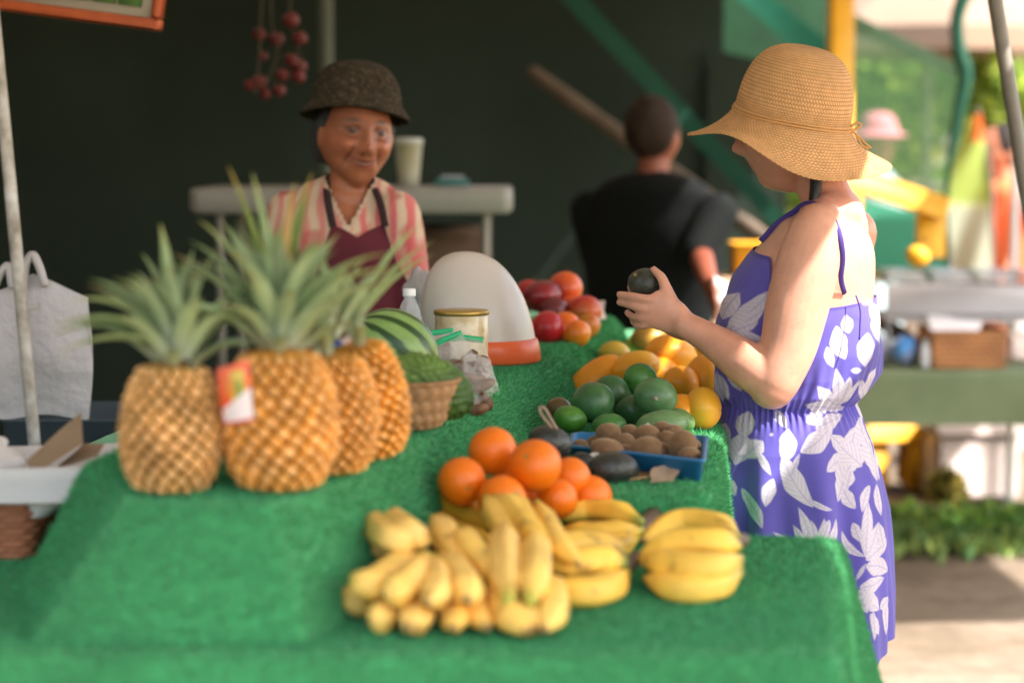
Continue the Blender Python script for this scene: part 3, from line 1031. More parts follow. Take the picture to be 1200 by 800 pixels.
for px, py, Y, rx, rz, rot, c1, c2, lb in pp:
    c = aty(px, py, Y)
    k = np.linalg.norm(c - [0, 0, CZ]) / F
    fn = lambda D: (1 - 0.13 * D[:, 0] + 0.02 * np.cos(5 * np.arctan2(D[:, 1], D[:, 2]))) * (1 + 0.02 * sn(D, 2, 95))
    V, Q, T = sphere(c, (rx * k, rz * 1.1 * k, rz * k), 36, 26, rotm(*rot), fn)
    tt = np.clip(0.5 + 0.8 * sn(V, 22, int(px) % 9 + 96), 0, 1)
    fruit("papaya", V, Q, T, mixc(c1, c2, tt), M_PAP, lb, "papaya", "papayas piled on the back table")

# mangoes
M_MAN = mat("mango_skin", attr=True, rough=0.32, spec=0.5, var=0.12, vscale=30)
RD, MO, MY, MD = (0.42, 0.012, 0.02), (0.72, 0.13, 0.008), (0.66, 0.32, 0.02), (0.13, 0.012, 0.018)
mm = [(636, 347, 4.55, 23, 19, RD, MD, "dark red mango in the upper row with a bright shine"), (662, 338, 4.6, 21, 20, MO, RD, "orange red mango topping the pile"),
      (641, 384, 4.3, 20, 20, RD, RD, "deep red mango in the front row touching the white dome"), (662, 384, 4.32, 19, 19, RD, MO, "red mango in the middle of the front row"),
      (676, 391, 4.3, 17, 16, MY, MO, "yellow orange mango at the front of the pile beside the turf"), (686, 364, 4.5, 20, 18, MY, RD, "yellow mango with a red blush at the outer end of the pile"),
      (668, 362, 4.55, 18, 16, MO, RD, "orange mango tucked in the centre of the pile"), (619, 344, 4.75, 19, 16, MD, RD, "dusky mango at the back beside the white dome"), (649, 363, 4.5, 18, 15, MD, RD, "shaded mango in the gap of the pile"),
      (690, 381, 4.45, 14, 14, RD, MY, "small blushed mango behind the front yellow one")]
for px, py, Y, rx, rz, c1, c2, lb in mm:
    c = aty(px, py, Y)
    k = np.linalg.norm(c - [0, 0, CZ]) / F
    V, Q, T = sphere(c, (rx * k, rx * k, rz * k), 32, 22, rotm(0, RND.uniform(-0.3, 0.3), RND.uniform(-1, 1)), lambda D: 1 + 0.05 * D[:, 0] * D[:, 2] + 0.02 * sn(D, 2, 97))
    fruit("mango", V, Q, T, mixc(c1, c2, np.clip(0.5 + 0.9 * sn(V, 20, int(px) % 7 + 110), 0, 1)), M_MAN, lb, "mango", "mangoes on the far end of the step")
# ------------------------------------------------------------------ trays, baskets and the goods on the step
M_BLUE = mat("blue_plastic", (0.02, 0.16, 0.36), 0.35, spec=0.5)
M_PAPER = mat("brown_paper", (0.42, 0.31, 0.22), 0.85, var=0.15, vscale=30, bump=0.4, bscale=60, bdist=0.004, transl=0.1)
M_WPAPER = mat("white_paper", (0.72, 0.68, 0.66), 0.75, var=0.06, vscale=20, bump=0.3, bscale=30, bdist=0.01)


def prism(outline, z0, z1, inset=0.0):
    A = np.asarray(outline, float)
    n = len(A)
    c = A.mean(0)
    B = A + (c - A) * inset
    V = np.vstack([np.c_[A, np.full(n, z0)], np.c_[B, np.full(n, z1)], [[*c, z0]], [[*c, z1]]])
    i = np.arange(n)
    j = (i + 1) % n
    Q = np.stack([i, j, j + n, i + n], 1)
    T = np.vstack([np.stack([j, i, np.full(n, 2 * n)], 1), np.stack([i + n, j + n, np.full(n, 2 * n + 1)], 1)])
    return V, Q, T


def tray(outline, z0, h, th=0.004, flare=0.0):
    """open tray: outer and inner walls, floor, rolled rim; outline counter-clockwise"""
    A = np.asarray(outline, float)
    c = A.mean(0)
    n = len(A)
    d = (A - c)
    d /= np.linalg.norm(d, axis=1, keepdims=True)
    rows = [(A - d * flare, z0), (A, z0 + h), (A + d * 0.006, z0 + h + 0.001), (A + d * 0.006, z0 + h + 0.005), (A - d * th, z0 + h + 0.005), (A - d * (th + flare), z0 + 0.004)]
    V = np.vstack([np.c_[a, np.full(n, z)] for a, z in rows] + [[[*c, z0]], [[*c, z0 + 0.004]]])
    i = np.arange(n)
    j = (i + 1) % n
    Q = np.vstack([np.stack([i + k * n, j + k * n, j + (k + 1) * n, i + (k + 1) * n], 1) for k in range(5)])
    m = len(rows) * n
    T = np.vstack([np.stack([j, i, np.full(n, m)], 1), np.stack([i + 5 * n, j + 5 * n, np.full(n, m + 1)], 1)])
    return V, Q, T


def rrect(x0, x1, y0, y1, r, n=6, skew=0.0):
    P = []
    for cx, cy, a in ((x1 - r, y0 + r, -90), (x1 - r, y1 - r, 0), (x0 + r, y1 - r, 90), (x0 + r, y0 + r, 180)):
        for k in range(n + 1):
            t = math.radians(a + 90 * k / n)
            P.append((cx + r * math.cos(t), cy + r * math.sin(t)))
    P = np.array(P)
    P[:, 0] += (P[:, 1] - y0) * skew
    return P


TRAYO = []
for (ax_, ay_), (bx_, by_), (cx_, cy_) in (((0.085, 3.10), (0.278, 2.945), (0.305, 3.20)), ((0.278, 2.945), (0.305, 3.20), (0.10, 3.24)), ((0.305, 3.20), (0.10, 3.24), (0.085, 3.10)), ((0.10, 3.24), (0.085, 3.10), (0.278, 2.945))):
    pb = np.array([bx_, by_])
    u1, u2 = nrm(np.array([ax_, ay_]) - pb), nrm(np.array([cx_, cy_]) - pb)
    for q_ in np.linspace(0, 1, 6):
        TRAYO.append(pb + 0.018 * (u1 * (1 - q_) ** 2 + u2 * q_ ** 2))
tag(mk("plastic_tray", G().add(*tray(TRAYO, ZB + 0.003, 0.030, flare=0.006)), M_BLUE), "bright blue plastic tray holding the brown kiwis", "tray")
# the paper lined wicker tray under the matt black avocado
M_WICK = mat("wicker", (0.36, 0.22, 0.10), 0.7, var=0.3, vscale=50, bump=0.8, bscale=120, bdist=0.004)


def woven(c, prof, ns, rows, seg=160, amp=0.0028, squash=(1, 1), rot=None):
    """woven basket wall: weave relief over the profile rows (r, h)"""
    p = spl(np.asarray(prof, float), rows * 6)
    a = np.arange(seg) * 2 * PI / seg
    k = np.arange(len(p)) / 6.0
    A, K = np.meshgrid(a, k)
    row = np.floor(K)
    wv = np.sin(A * ns / 2 + row * PI) * 0.6 + np.abs(np.sin(K * PI)) * 0.8
    r = p[:, 0][:, None] + amp * wv
    V = np.stack([r * np.cos(A) * squash[0], r * np.sin(A) * squash[1], p[:, 1][:, None] + 0 * A], -1).reshape(-1, 3)
    sh = (0.72 + 0.33 * (wv.ravel() * 0.5 + 0.5)) * (1 + 0.15 * sn(V, 60, 120))
    if rot is not None:
        V = V @ np.asarray(rot).T
    return V + np.asarray(c, float), gridq(seg, len(p), True), [], np.clip(sh, 0.3, 1.4)


c = aty(712, 575, 2.985)
c[2] = ZB + 0.001
V, Q, T, sh = woven(c, [(0.012, 0.003), (0.045, 0.002), (0.060, 0.004), (0.067, 0.008), (0.065, 0.010)], 46, 5, squash=(1.0, 0.60), amp=0.0018)
t = thing("wicker_tray", (*c[:2], ZB), "shallow round wicker tray lined with crumpled brown paper, matt black avocado inside", "tray")
mk("tray_body", G().add(V, Q, T, np.array([0.30, 0.18, 0.085]) * sh[:, None]), mat("wicker_light", attr=True, rough=0.75), t)


def crumple(corners, n, amp, seed, sc=30):
    P, Q, u, v = sheet(corners, n, 0.0)
    P = P + np.stack([sn(P, sc, seed), sn(P, sc, seed + 1), 1.2 * np.abs(sn(P, sc * 0.9, seed + 2))], 1) * amp
    return P, Q, []


g = G()
g.add(*crumple([aty(725, 572, 2.98), aty(776, 556, 3.0), aty(792, 572, 2.94), aty(722, 584, 2.925)], 26, 0.006, 130, 60))
g.add(*crumple([aty(764, 548, 2.98), aty(790, 545, 3.0), aty(790, 566, 2.93), aty(762, 570, 2.93)], 22, 0.008, 133, 70))
mk("paper_liner", g, M_PAPER, t)
tag(mk("paper_scrap", G().add(*crumple([aty(732, 515, 3.2), aty(762, 495, 3.22), aty(764, 503, 3.17), aty(736, 522, 3.15)], 16, 0.003, 136, 60)), M_WPAPER), "folded pale paper scrap standing behind the kiwis", "paper")
tag(mk("paper_scrap", G().add(*crumple([aty(684, 537, 3.03), aty(700, 530, 3.04), aty(706, 540, 2.99), aty(690, 548, 2.98)], 14, 0.003, 139, 60)), M_WPAPER), "small white paper corner between the black avocados", "paper")

# woven bowl with the bumpy fruit, watermelon behind
c = atz(480, 511, ZR)
c[1] += 0.05
c = aty(474, 509, c[1])
c[2] = ZR + 0.003
V, Q, T, sh = woven(c, [(0.010, 0.004), (0.040, 0.003), (0.056, 0.012), (0.068, 0.040), (0.079, 0.070), (0.080, 0.076), (0.075, 0.072), (0.062, 0.040), (0.045, 0.012), (0.01, 0.008)], 44, 14)
tag(mk("woven_basket", G().add(V, Q, T, np.array([0.34, 0.19, 0.085]) * sh[:, None]), mat("wicker_brown", attr=True, rough=0.7)), "brown woven bowl basket beside the deep orange pineapple, holding the bumpy green fruit", "basket")
M_SOUR = mat("soursop_skin", attr=True, rough=0.55, bump=0.4, bscale=90, bdist=0.004, var=0.3, vscale=40)
cs = aty(511, 455, c[1] + 0.020)
n1 = lambda D: (1 - 0.10 * D[:, 0]) * (1 + 0.10 * np.maximum(0, np.sin(D[:, 0] * 26 + 2 * np.sin(D[:, 1] * 9)) * np.sin(D[:, 1] * 22 + D[:, 2] * 17)) + 0.02 * sn(D, 20, 141))
V, Q, T = sphere(cs, (0.062, 0.046, 0.040), 110, 70, rotm(0, 0.5, 0.1), n1)
bm = np.clip((np.linalg.norm((V - cs) @ rotm(0, 0.5, 0.1) / np.array([0.062, 0.046, 0.040]), axis=1) - 0.96) * 8, 0, 1)
col = mixc([0.030, 0.075, 0.010], [0.13, 0.22, 0.045], bm)
tag(mk("soursop", G().add(V, Q, T, col), M_SOUR), "bumpy dark green soursop leaning over the rim of the woven bowl", "soursop")
cw = aty(464, 409, 3.22)
M_MELON = mat("watermelon_rind", attr=True, rough=0.35, spec=0.4, var=0.1, vscale=40)
Rw = axes((-0.75, -0.15, 0.62))
V, Q, T = sphere(cw, (0.060, 0.060, 0.072), 90, 60, Rw)
Lc = (V - cw) @ Rw
ang = np.arctan2(Lc[:, 1], Lc[:, 0])
st = np.abs(np.sin(ang * 5.5 + 0.30 * sn(Lc, 55, 143)))
col = mixc([0.20, 0.32, 0.09], [0.018, 0.055, 0.012], sm(0.36, 0.54, 1 - st * 0.9 + 0.05 * sn(Lc, 160, 144)) )
pale = 0.6 * sm(0.0, -0.9, Lc[:, 2] / 0.072)
col = col * (1 - 0.4 * pale[:, None]) + np.array([0.36, 0.42, 0.18]) * 0.4 * pale[:, None]
tag(mk("watermelon", G().add(V, Q, T, col), M_MELON), "small striped green watermelon between the orange pineapple and the plastic bags", "watermelon")

# bottle
M_CLEAR = mat("clear_plastic", (0.80, 0.82, 0.84), 0.06, spec=1.0, alpha=0.26)
M_CAP = mat("white_cap", (0.75, 0.75, 0.76), 0.4)
M_LABEL = mat("bottle_label", attr=True, rough=0.4)
c = aty(480, 440, 3.55)
c[2] = ZR + 0.003
t = thing("water_bottle", c, "clear plastic water bottle with white cap and blue label, behind the watermelon", "bottle")
top = aty(475, 338, 3.55)[2] - c[2]
k = top / 0.2
prof = np.array([(0.001, 0), (0.026, 0.002), (0.029, 0.010), (0.0285, 0.05), (0.0295, 0.075), (0.0285, 0.10), (0.0295, 0.12), (0.027, 0.140), (0.019, 0.163), (0.0125, 0.178), (0.0115, 0.186), (0.0115, 0.19)]) * k
pr = spl(prof, 60)
mk("bottle_body", G().add(*revolve(pr, c, 40)), M_CLEAR, t)
mk("cap", G().add(*revolve(np.array([(0.001, 0.2), (0.0125, 0.2), (0.0138, 0.198), (0.0138, 0.187), (0.0142, 0.184), (0.012, 0.184)]) * k, c, 32)), M_CAP, t)
V, Q, T = revolve(np.array([(0.0298, 0.075), (0.0303, 0.078), (0.0303, 0.117), (0.0298, 0.12)]) * k, c, 48)
a = np.arctan2(V[:, 1] - c[1], V[:, 0] - c[0])
hh = (V[:, 2] - c[2]) / k
col = np.where(((np.sin(a * 2 + 0.6) > -0.2))[:, None], np.array([0.03, 0.20, 0.60]), np.array([0.7, 0.74, 0.78]))
mk("label", G().add(V, Q, T, col), M_LABEL, t)

# the white dome with its orange rim
M_DOME = mat("frosted_plastic", (0.62, 0.55, 0.50), 0.30, spec=0.4, sss=0.2, sssr=(0.5, 0.5, 0.5), var=0.04, vscale=9)
M_RIM = mat("orange_red_plastic", (0.80, 0.13, 0.04), 0.35)
c = aty(566, 434, 3.93)
c[2] = ZR + 0.003
t = thing("food_dome", c, "white frosted dome cover with an orange red rim, standing on the step", "food cover")
sk = lambda V: V + np.c_[-0.16 * np.maximum(V[:, 2], 0) * 1.0 + 0.0 * V[:, 0], 0 * V[:, 0], 0 * V[:, 0]]
a = np.linspace(0, PI / 2, 24)
pr = np.c_[0.108 * np.cos(a) ** 0.85, 0.040 + 0.170 * np.sin(a) ** 0.92]
pr[-1, 0] = 0.0005
mk("dome", G().add(*revolve(pr, c, 64, fn=sk)), M_DOME, t)
mk("rim", G().add(*revolve([(0.07, 0.002), (0.109, 0.0), (0.113, 0.004), (0.114, 0.030), (0.112, 0.042), (0.1085, 0.045), (0.104, 0.043)], c, 64, fn=sk)), M_RIM, t)

# round tub of pale snacks with a gold lid, zip bags of dried fruit in front
M_TUB = mat("tub_contents", ramp=[(0.3, (0.42, 0.30, 0.14)), (0.5, (0.58, 0.46, 0.27)), (0.7, (0.66, 0.56, 0.38))], rscale=45, rough=0.35, spec=0.5, coat=0.5)
M_GOLD = mat("gold_lid", (0.42, 0.27, 0.07), 0.35, metal=0.6)
c = aty(541, 455, 3.62)
c[2] = ZR + 0.003
h = aty(541, 361, 3.62)[2] - c[2]
t = thing("snack_tub", c, "clear round tub of pale snacks with a gold lid, in front of the white dome", "tub")
mk("tub", G().add(*revolve([(0.001, 0), (0.044, 0.001), (0.047, 0.006), (0.047, h * 0.5), (0.0475, h * 0.9), (0.0465, h * 0.91)], c, 48)), M_TUB, t)
mk("lid", G().add(*revolve([(0.047, h * 0.91), (0.0495, h * 0.915), (0.0495, h * 0.965), (0.048, h * .975), (0.001, h * .976)], c, 48)), M_GOLD, t)

M_FILM = mat("bag_film", (0.85, 0.84, 0.84), 0.10, spec=1.0, alpha=0.22, bump=0.6, bscale=45, bdist=0.01)
M_ZIP = mat("green_zip", (0.01, 0.36, 0.14), 0.4)
M_DRIED = mat("dried_fruit", ramp=[(0.3, (0.05, 0.022, 0.012)), (0.6, (0.16, 0.075, 0.035)), (0.8, (0.26, 0.14, 0.07))], rscale=30, rough=0.6, bump=0.8, bscale=60, bdist=0.006)


def zipbag(tl, tr, br, bl, Y0, Y1, label, fat, seed):
    a, b, c_, d = aty(*tl, Y0), aty(*tr, Y0 + 0.01), aty(*br, Y1), aty(*bl, Y1)
    n = 26
    u, v = np.meshgrid(np.linspace(0, 1, n), np.linspace(0, 1, n))
    u, v = u.ravel()[:, None], v.ravel()[:, None]
    M0 = (a * (1 - u) + b * u) * (1 - v) + (d * (1 - u) + c_ * u) * v
    nn = nrm(np.cross(b - a, d - a))
    nn = nn if nn[1] < 0 else -nn
    fatn = fat * (np.sin(PI * u) ** 0.6) * (np.sin(PI * np.clip(v, 0, 1)) ** 0.7) * (0.25 + 0.75 * v)
    wr = 0.004 * sn(M0, 70, seed)[:, None] * np.sin(PI * u)
    t = thing("zip_bag", (a + b + c_ + d) / 4 * [1, 1, 0] + [0, 0, ZR], label, "plastic bag")
    g = G()
    g.add(M0 + nn * (fatn + wr), gridq(n, n)).add(M0 - nn * fatn * 0.7, gridq(n, n)[:, ::-1])
    mk("bag_film", g, M_FILM, t)
    z0, z1 = a * 0.97 + d * 0.03, b * 0.97 + c_ * 0.03
    W = spl([z0, z0 * 0.67 + z1 * 0.33 + nn * 0.004, z0 * 0.33 + z1 * 0.67 + nn * 0.002, z1], 16)
    mk("zip_strip", G().add(*tube(W, 0.0052, 8, 0.002, side=(0, 0, 1))), M_ZIP, t)
    g = G()
    r = random.Random(seed)
    for i in range(16):
        uu, vv = r.uniform(0.15, 0.85), r.uniform(0.4, 0.92)
        p = (a * (1 - uu) + b * uu) * (1 - vv) + (d * (1 - uu) + c_ * uu) * vv
        V, Q, T = sphere(p, (r.uniform(0.010, 0.018), 0.009, r.uniform(0.008, 0.014)), 14, 10, rotm(r.uniform(-1, 1), r.uniform(-1, 1), 0), lambda D: 1 + 0.2 * sn(D, 3, seed + i))
        g.add(V, Q, T)
    mk("dried_fruit", g, M_DRIED, t)


zipbag((489, 394), (531, 386), (540, 432), (488, 436), 3.46, 3.40, "clear zip bag with green seal, nearest the watermelon", 0.012, 150)
zipbag((506, 406), (540, 388), (580, 458), (522, 462), 3.40, 3.28, "clear zip bag of dried brown fruit, its green seal tilted", 0.020, 152)
zipbag((527, 396), (566, 397), (584, 452), (530, 455), 3.44, 3.30, "clear zip bag with a level green seal, right before the gold lidded tub", 0.020, 154)
# loose clear wrap of dried bark hanging at the edge of the step
g = G()
g.add(*crumple([aty(545, 420, 3.28), aty(576, 424, 3.30), aty(586, 462, 3.20), aty(538, 482, 3.16)], 30, 0.008, 156, 50))
t = thing("clear_wrap", aty(562, 480, 3.2), "crumpled clear wrap of brown bark pieces at the edge of the step", "plastic bag")
mk("wrap_film", g, M_FILM, t)
g = G()
for (x, y, Y, a_, l) in ((556, 446, 3.26, 0.5, 0.022), (566, 452, 3.25, -0.4, 0.020), (552, 472, 3.2, 0.3, 0.02), (560, 480, 3.18, -0.2, 0.018), (569, 470, 3.2, 1.0, 0.016)):
    mk("bark_piece", G().add(*sphere(aty(x, y, Y), (l, 0.008, 0.010), 16, 10, rotm(0.3, a_, 0.2), lambda D: 1 + 0.15 * sn(D, 3, 158))), M_DRIED, t)

# crumpled carrier bag behind the dome, pale paper behind the mangoes
M_BAG = mat("white_carrier_plastic", (0.56, 0.52, 0.52), 0.45, spec=0.4, bump=0.5, bscale=25, bdist=0.02, transl=0.25)
c = aty(494, 345, 4.12)
V, Q, T = sphere(c, (0.032, 0.03, 0.055), 50, 40, None, lambda D: 1 + 0.16 * sn(D, 4, 160) + 0.06 * sn(D, 9, 161))
V[:, 2] = np.maximum(V[:, 2], ZR + 0.004)
tag(mk("plastic_bag", G().add(V, Q, T), M_BAG), "crumpled white plastic bag between the old vendor and the white dome", "plastic bag")
tag(mk("paper_sheet", G().add(*crumple([aty(690, 350, 4.75), aty(706, 356, 4.72), aty(712, 374, 4.6), aty(692, 378, 4.6)], 18, 0.006, 163, 40)), M_WPAPER), "pale paper sheet peeking out behind the mangoes", "paper")

# ------------------------------------------------------------------ far left: wicker hamper with linen, hanging bags, pole
def hamper(x0, x1, y0, y1, z0, z1, col, seed, rows=9, taper=0.012, r=0.03):
    """rectangular woven hamper wall, hollow"""
    O = rrect(x0, x1, y0, y1, r, 8)
    # resample the outline evenly
    Oc = np.vstack([O, O[:1]])
    L = np.r_[0, np.cumsum(np.linalg.norm(np.diff(Oc, axis=0), axis=1))]
    N = 260
    s = np.linspace(0, L[-1], N, endpoint=False)
    A = np.stack([np.interp(s, L, Oc[:, 0]), np.interp(s, L, Oc[:, 1])], 1)
    c = A.mean(0)
    d = A - c
    d /= np.linalg.norm(d, axis=1, keepdims=True)
    R_ = rows * 6
    vv = np.linspace(0, 1, R_ + 1)
    kk = vv * rows
    S, K = np.meshgrid(s, kk)
    row = np.floor(K)
    wv = np.sin(S * PI / 0.016 + row * PI) * 0.6 + np.abs(np.sin(K * PI)) * 0.9
    off = 0.0022 * wv - taper * (1 - vv)[:, None]
    V = np.concatenate([A[None] + d[None] * off[..., None], (z0 + (z1 - z0) * vv)[:, None, None] * np.ones((1, N, 1))], -1).reshape(-1, 3)
    sh = (0.6 + 0.45 * (wv.ravel() * 0.5 + 0.5)) * (1 + 0.25 * sn(V, 45, seed))
    g = G().add(V, gridq(N, R_ + 1, True), None, np.array(col) * np.clip(sh, 0.2, 1.6)[:, None])
    Vi = np.vstack([np.c_[A - d * 0.008, np.full(N, z1)], np.c_[A - d * (0.008 + taper), np.full(N, z0 + 0.005)], [[*c, z0 + 0.005]]])
    i = np.arange(N)
    g.add(Vi, np.stack([i, (i + 1) % N, (i + 1) % N + N, i + N], 1)[:, ::-1], np.stack([i + N, (i + 1) % N + N, np.full(N, 2 * N)], 1), np.array(col) * 0.8)
    return g


M_HAMP = mat("hamper_wicker", attr=True, rough=0.7)
t = thing("wicker_hamper", (-0.78, 2.82, ZF), "reddish brown wicker hamper lined with white linen, by the pole with hanging bags", "basket")
z0 = ZF + 0.002
z1 = aty(40, 590, 2.74)[2]
mk("basket_body", hamper(-1.0, -0.640, 2.73, 2.93, z0, z1, (0.36, 0.13, 0.06), 170), M_HAMP, t)
M_LINEN = mat("white_linen", (0.66, 0.62, 0.60), 0.85, var=0.05, vscale=20, bump=0.35, bscale=70, bdist=0.004)
# linen hanging over the rim and flaring at the corner
O = rrect(-1.02, -0.585, 2.715, 2.945, 0.03, 8)
N = len(O)
c0 = O.mean(0)
d = (O - c0) / np.linalg.norm(O - c0, axis=1, keepdims=True)
rows = []
for k, (o_, z_) in enumerate([(-0.05, -0.02), (-0.012, 0.035), (0.0, 0.046), (0.01, 0.044), (0.012, 0.028), (0.010, 0.012), (0.012, 0.006)]):
    A = O + d * (o_ + 0.004 * sn(np.c_[O, np.full(N, k * 0.03)], 40, 172)[:, None])
    zz = z1 + z_ + (0.006 * sn(np.c_[O, np.full(N, k * 0.01)], 25, 173) if k > 0 else 0)
    # the corner nearest the pineapples stands up and out
    cw_ = sm(-0.68, -0.585, O[:, 0])
    A = A + np.c_[cw_ * 0.05 * (k > 0), 0 * cw_] + np.c_[0 * cw_, cw_ * 0.0]
    rows.append(np.c_[A, zz + cw_ * 0.012 * (0 < k < 5)])
mk("linen_liner", G().add(np.vstack(rows), gridq(N, len(rows), True)), M_LINEN, t)
V, Q, T = sphere((-0.84, 2.83, z1 + 0.030), (0.15, 0.08, 0.06), 60, 40, None, lambda D: 1 + 0.12 * np.abs(sn(D, 6, 175)) + 0.07 * np.abs(sn(D, 15, 176)))
tag(mk("paper_wad", G().add(V, Q, T), M_WPAPER), "mound of crumpled white paper filling the wicker hamper", "paper")
g = G()
g.add(*crumple([aty(30, 540, 2.80), aty(97, 486, 2.84), aty(99, 524, 2.78), aty(34, 560, 2.75)], 18, 0.003, 177, 25))
g.add(*crumple([aty(60, 552, 2.80), aty(97, 522, 2.82), aty(122, 522, 2.84), aty(112, 535, 2.78)], 18, 0.003, 178, 25))
tag(mk("cardboard_flap", g, mat("cardboard", (0.30, 0.20, 0.12), 0.85, var=0.08, vscale=20)), "bent brown cardboard flap sticking out of the hamper's linen", "cardboard")

M_POLE = mat("galvanised_pole", ramp=[(0.35, (0.20, 0.17, 0.12)), (0.55, (0.42, 0.38, 0.33)), (0.7, (0.55, 0.53, 0.50))], rscale=22, rough=0.55, metal=0.2)
p0, p1 = aty(-2, 70, 3.05), aty(40, 515, 3.02)
dd = (p0 - p1) / (p0[2] - p1[2])
ptop, pbot = p1 + dd * (2.33 - p1[2]), p1 + dd * (0 - p1[2])
t = thing("tent_pole", pbot, "worn galvanised tent pole with the white bags hanging on it", "pole")
mk("pole", G().add(*limb([(*(p1 + dd * (zz - p1[2])), 0.0095 if zz < 1.35 else 0.0085) for zz in np.linspace(0, 2.33, 8)], 20, 16)), M_POLE, t)
mk("hook", G().add(*limb([(*aty(x, y, 2.995), 0.002) for x, y in ((34, 362), (40, 361), (46, 360), (47, 356))], 10, 8)), M_POLE, t)
mk("base_plate", G().add(*box(pbot + [0, 0, 0.006], (0.10, 0.10, 0.010), bev=0.002)), M_POLE, t)
def carrier(x0, x1, ytop, ybot, Y, seed, hx):
    n = 34
    u, v = np.meshgrid(np.linspace(0, 1, n), np.linspace(0, 1, n))
    u, v = u.ravel(), v.ravel()
    # shoulders slope from the handles down to the bag's corners
    topY = ytop + (ytop * 0 + 30) * np.clip(np.abs(u - hx) * 1.6, 0, 1) ** 0.8
    px = x0 + (x1 - x0) * u + 3 * np.sin(v * 5 + seed) * 1.0
    py = topY * (1 - v) + ybot * v + 3 * np.sin(u * 9 + seed)
    base = np.array([aty(a, b, Y) for a, b in zip(px, py)])
    f = 0.018 * np.sin(PI * u) ** 0.5 * np.clip(np.sin(PI * np.clip(v * 0.9 + 0.12, 0, 1)), 0.1, 1) + 0.004 * sn(base, 40, seed)
    g = G()
    g.add(base - np.c_[0 * f, f, 0 * f], gridq(n, n)).add(base + np.c_[0 * f, f, 0 * f], gridq(n, n)[:, ::-1])
    return g


t = thing("carrier_bag", aty(20, 490, 3.1), "thick wad of white plastic carrier bags hanging from the leaning pole", "plastic bag")
mk("bag_body", carrier(-40, 106, 322, 488, 3.10, 181, 0.55), M_BAG, t)
mk("bag_body", carrier(-46, 100, 330, 480, 3.14, 185, 0.5), M_BAG, t)
g = G()
for pts in (((28, 335), (30, 312), (38, 298), (46, 312), (52, 332)), ((-6, 335), (2, 318), (10, 312), (14, 334))):
    P = np.array([np.r_[aty(x, y, 3.08), 0.010] for x, y in pts])
    g.add(*limb(np.c_[P, np.full(len(P), 0.006)], 20, 12))
mk("handle", g, M_BAG, t)
# ------------------------------------------------------------------ people
def skin(name, base, rough=0.45, sss=0.12):
    return mat(name, base, rough=rough, attr=True, var=0.09, vscale=34, spec=0.4, sss=sss, bump=0.08, bscale=220, bdist=0.001)


def head_parts(c, fwd, up, s=1.0, ears=True, old=0.0):
    """face, skull and ears as closed shells; returns parts and the frame (x, forward, up)"""
    f = nrm(fwd)
    u = np.asarray(up, float)
    u = nrm(u - np.dot(u, f) * f)
    R_ = np.stack([np.cross(f, u), f, u], 1)
    V, Q, T = sphere((0, 0, 0), (0.073, 0.093, 0.114), 110, 84)
    x, y, z = V.T.copy()
    jaw = sm(-0.02, -0.112, z)
    V[:, 0] *= 1 - 0.24 * jaw
    V[:, 1] += 0.010 * jaw + np.where(y < 0, 0.02 * jaw, 0)
    V[:, 1] *= np.where(y < 0, 1.04, 0.97)
    e = lambda a, b: np.exp(-((a / b) ** 2))
    ax = np.abs(x)
    d = 0.026 * e(x, 0.011) * e(z + 0.020, 0.015) + 0.012 * e(x, 0.009) * e(z - 0.006, 0.020)
    d += 0.008 * e(ax - 0.013, 0.007) * e(z + 0.026, 0.009)
    d -= 0.011 * e(ax - 0.031, 0.016) * e(z - 0.012, 0.012)
    d += 0.005 * e(ax - 0.028, 0.020) * e(z - 0.031, 0.008)
    d += 0.007 * e(ax - 0.042, 0.018) * e(z + 0.018, 0.017)
    d += 0.007 * e(x, 0.024) * e(z + 0.052, 0.010) - 0.004 * e(x, 0.026) * e(z + 0.0525, 0.003)
    d += 0.010 * e(x, 0.022) * e(z + 0.094, 0.017)
    if old:
        d += old * (0.009 * e(ax - 0.040, 0.016) * e(z + 0.014, 0.015) - 0.006 * e(ax - 0.028 - 0.3 * (-z - 0.03), 0.006) * e(z + 0.042, 0.018) - 0.006 * e(ax - 0.045, 0.015) * e(z + 0.048, 0.012) + 0.006 * e(ax - 0.042, 0.016) * e(z + 0.075, 0.016) + 0.003 * e(x, 0.02) * e(z + 0.022, 0.012))
        V[:, 0] *= 1 + 0.07 * old * e(z + 0.03, 0.05)
    V[:, 1] += np.where(y > 0, d, 0) * sm(0.0, 0.04, y)
    parts = [(V, Q, T)]
    for sx in (-1, 1):
        parts.append(sphere((sx * 0.031, 0.070, 0.012), 0.0125, 20, 14))
        if ears:
            parts.append(sphere((sx * 0.074, -0.008, -0.004), (0.008, 0.017, 0.029), 20, 14, rotm(0, 0, sx * -0.35)))
    return [((V_ * s) @ R_.T + c, Q_, T_) for V_, Q_, T_ in parts], R_


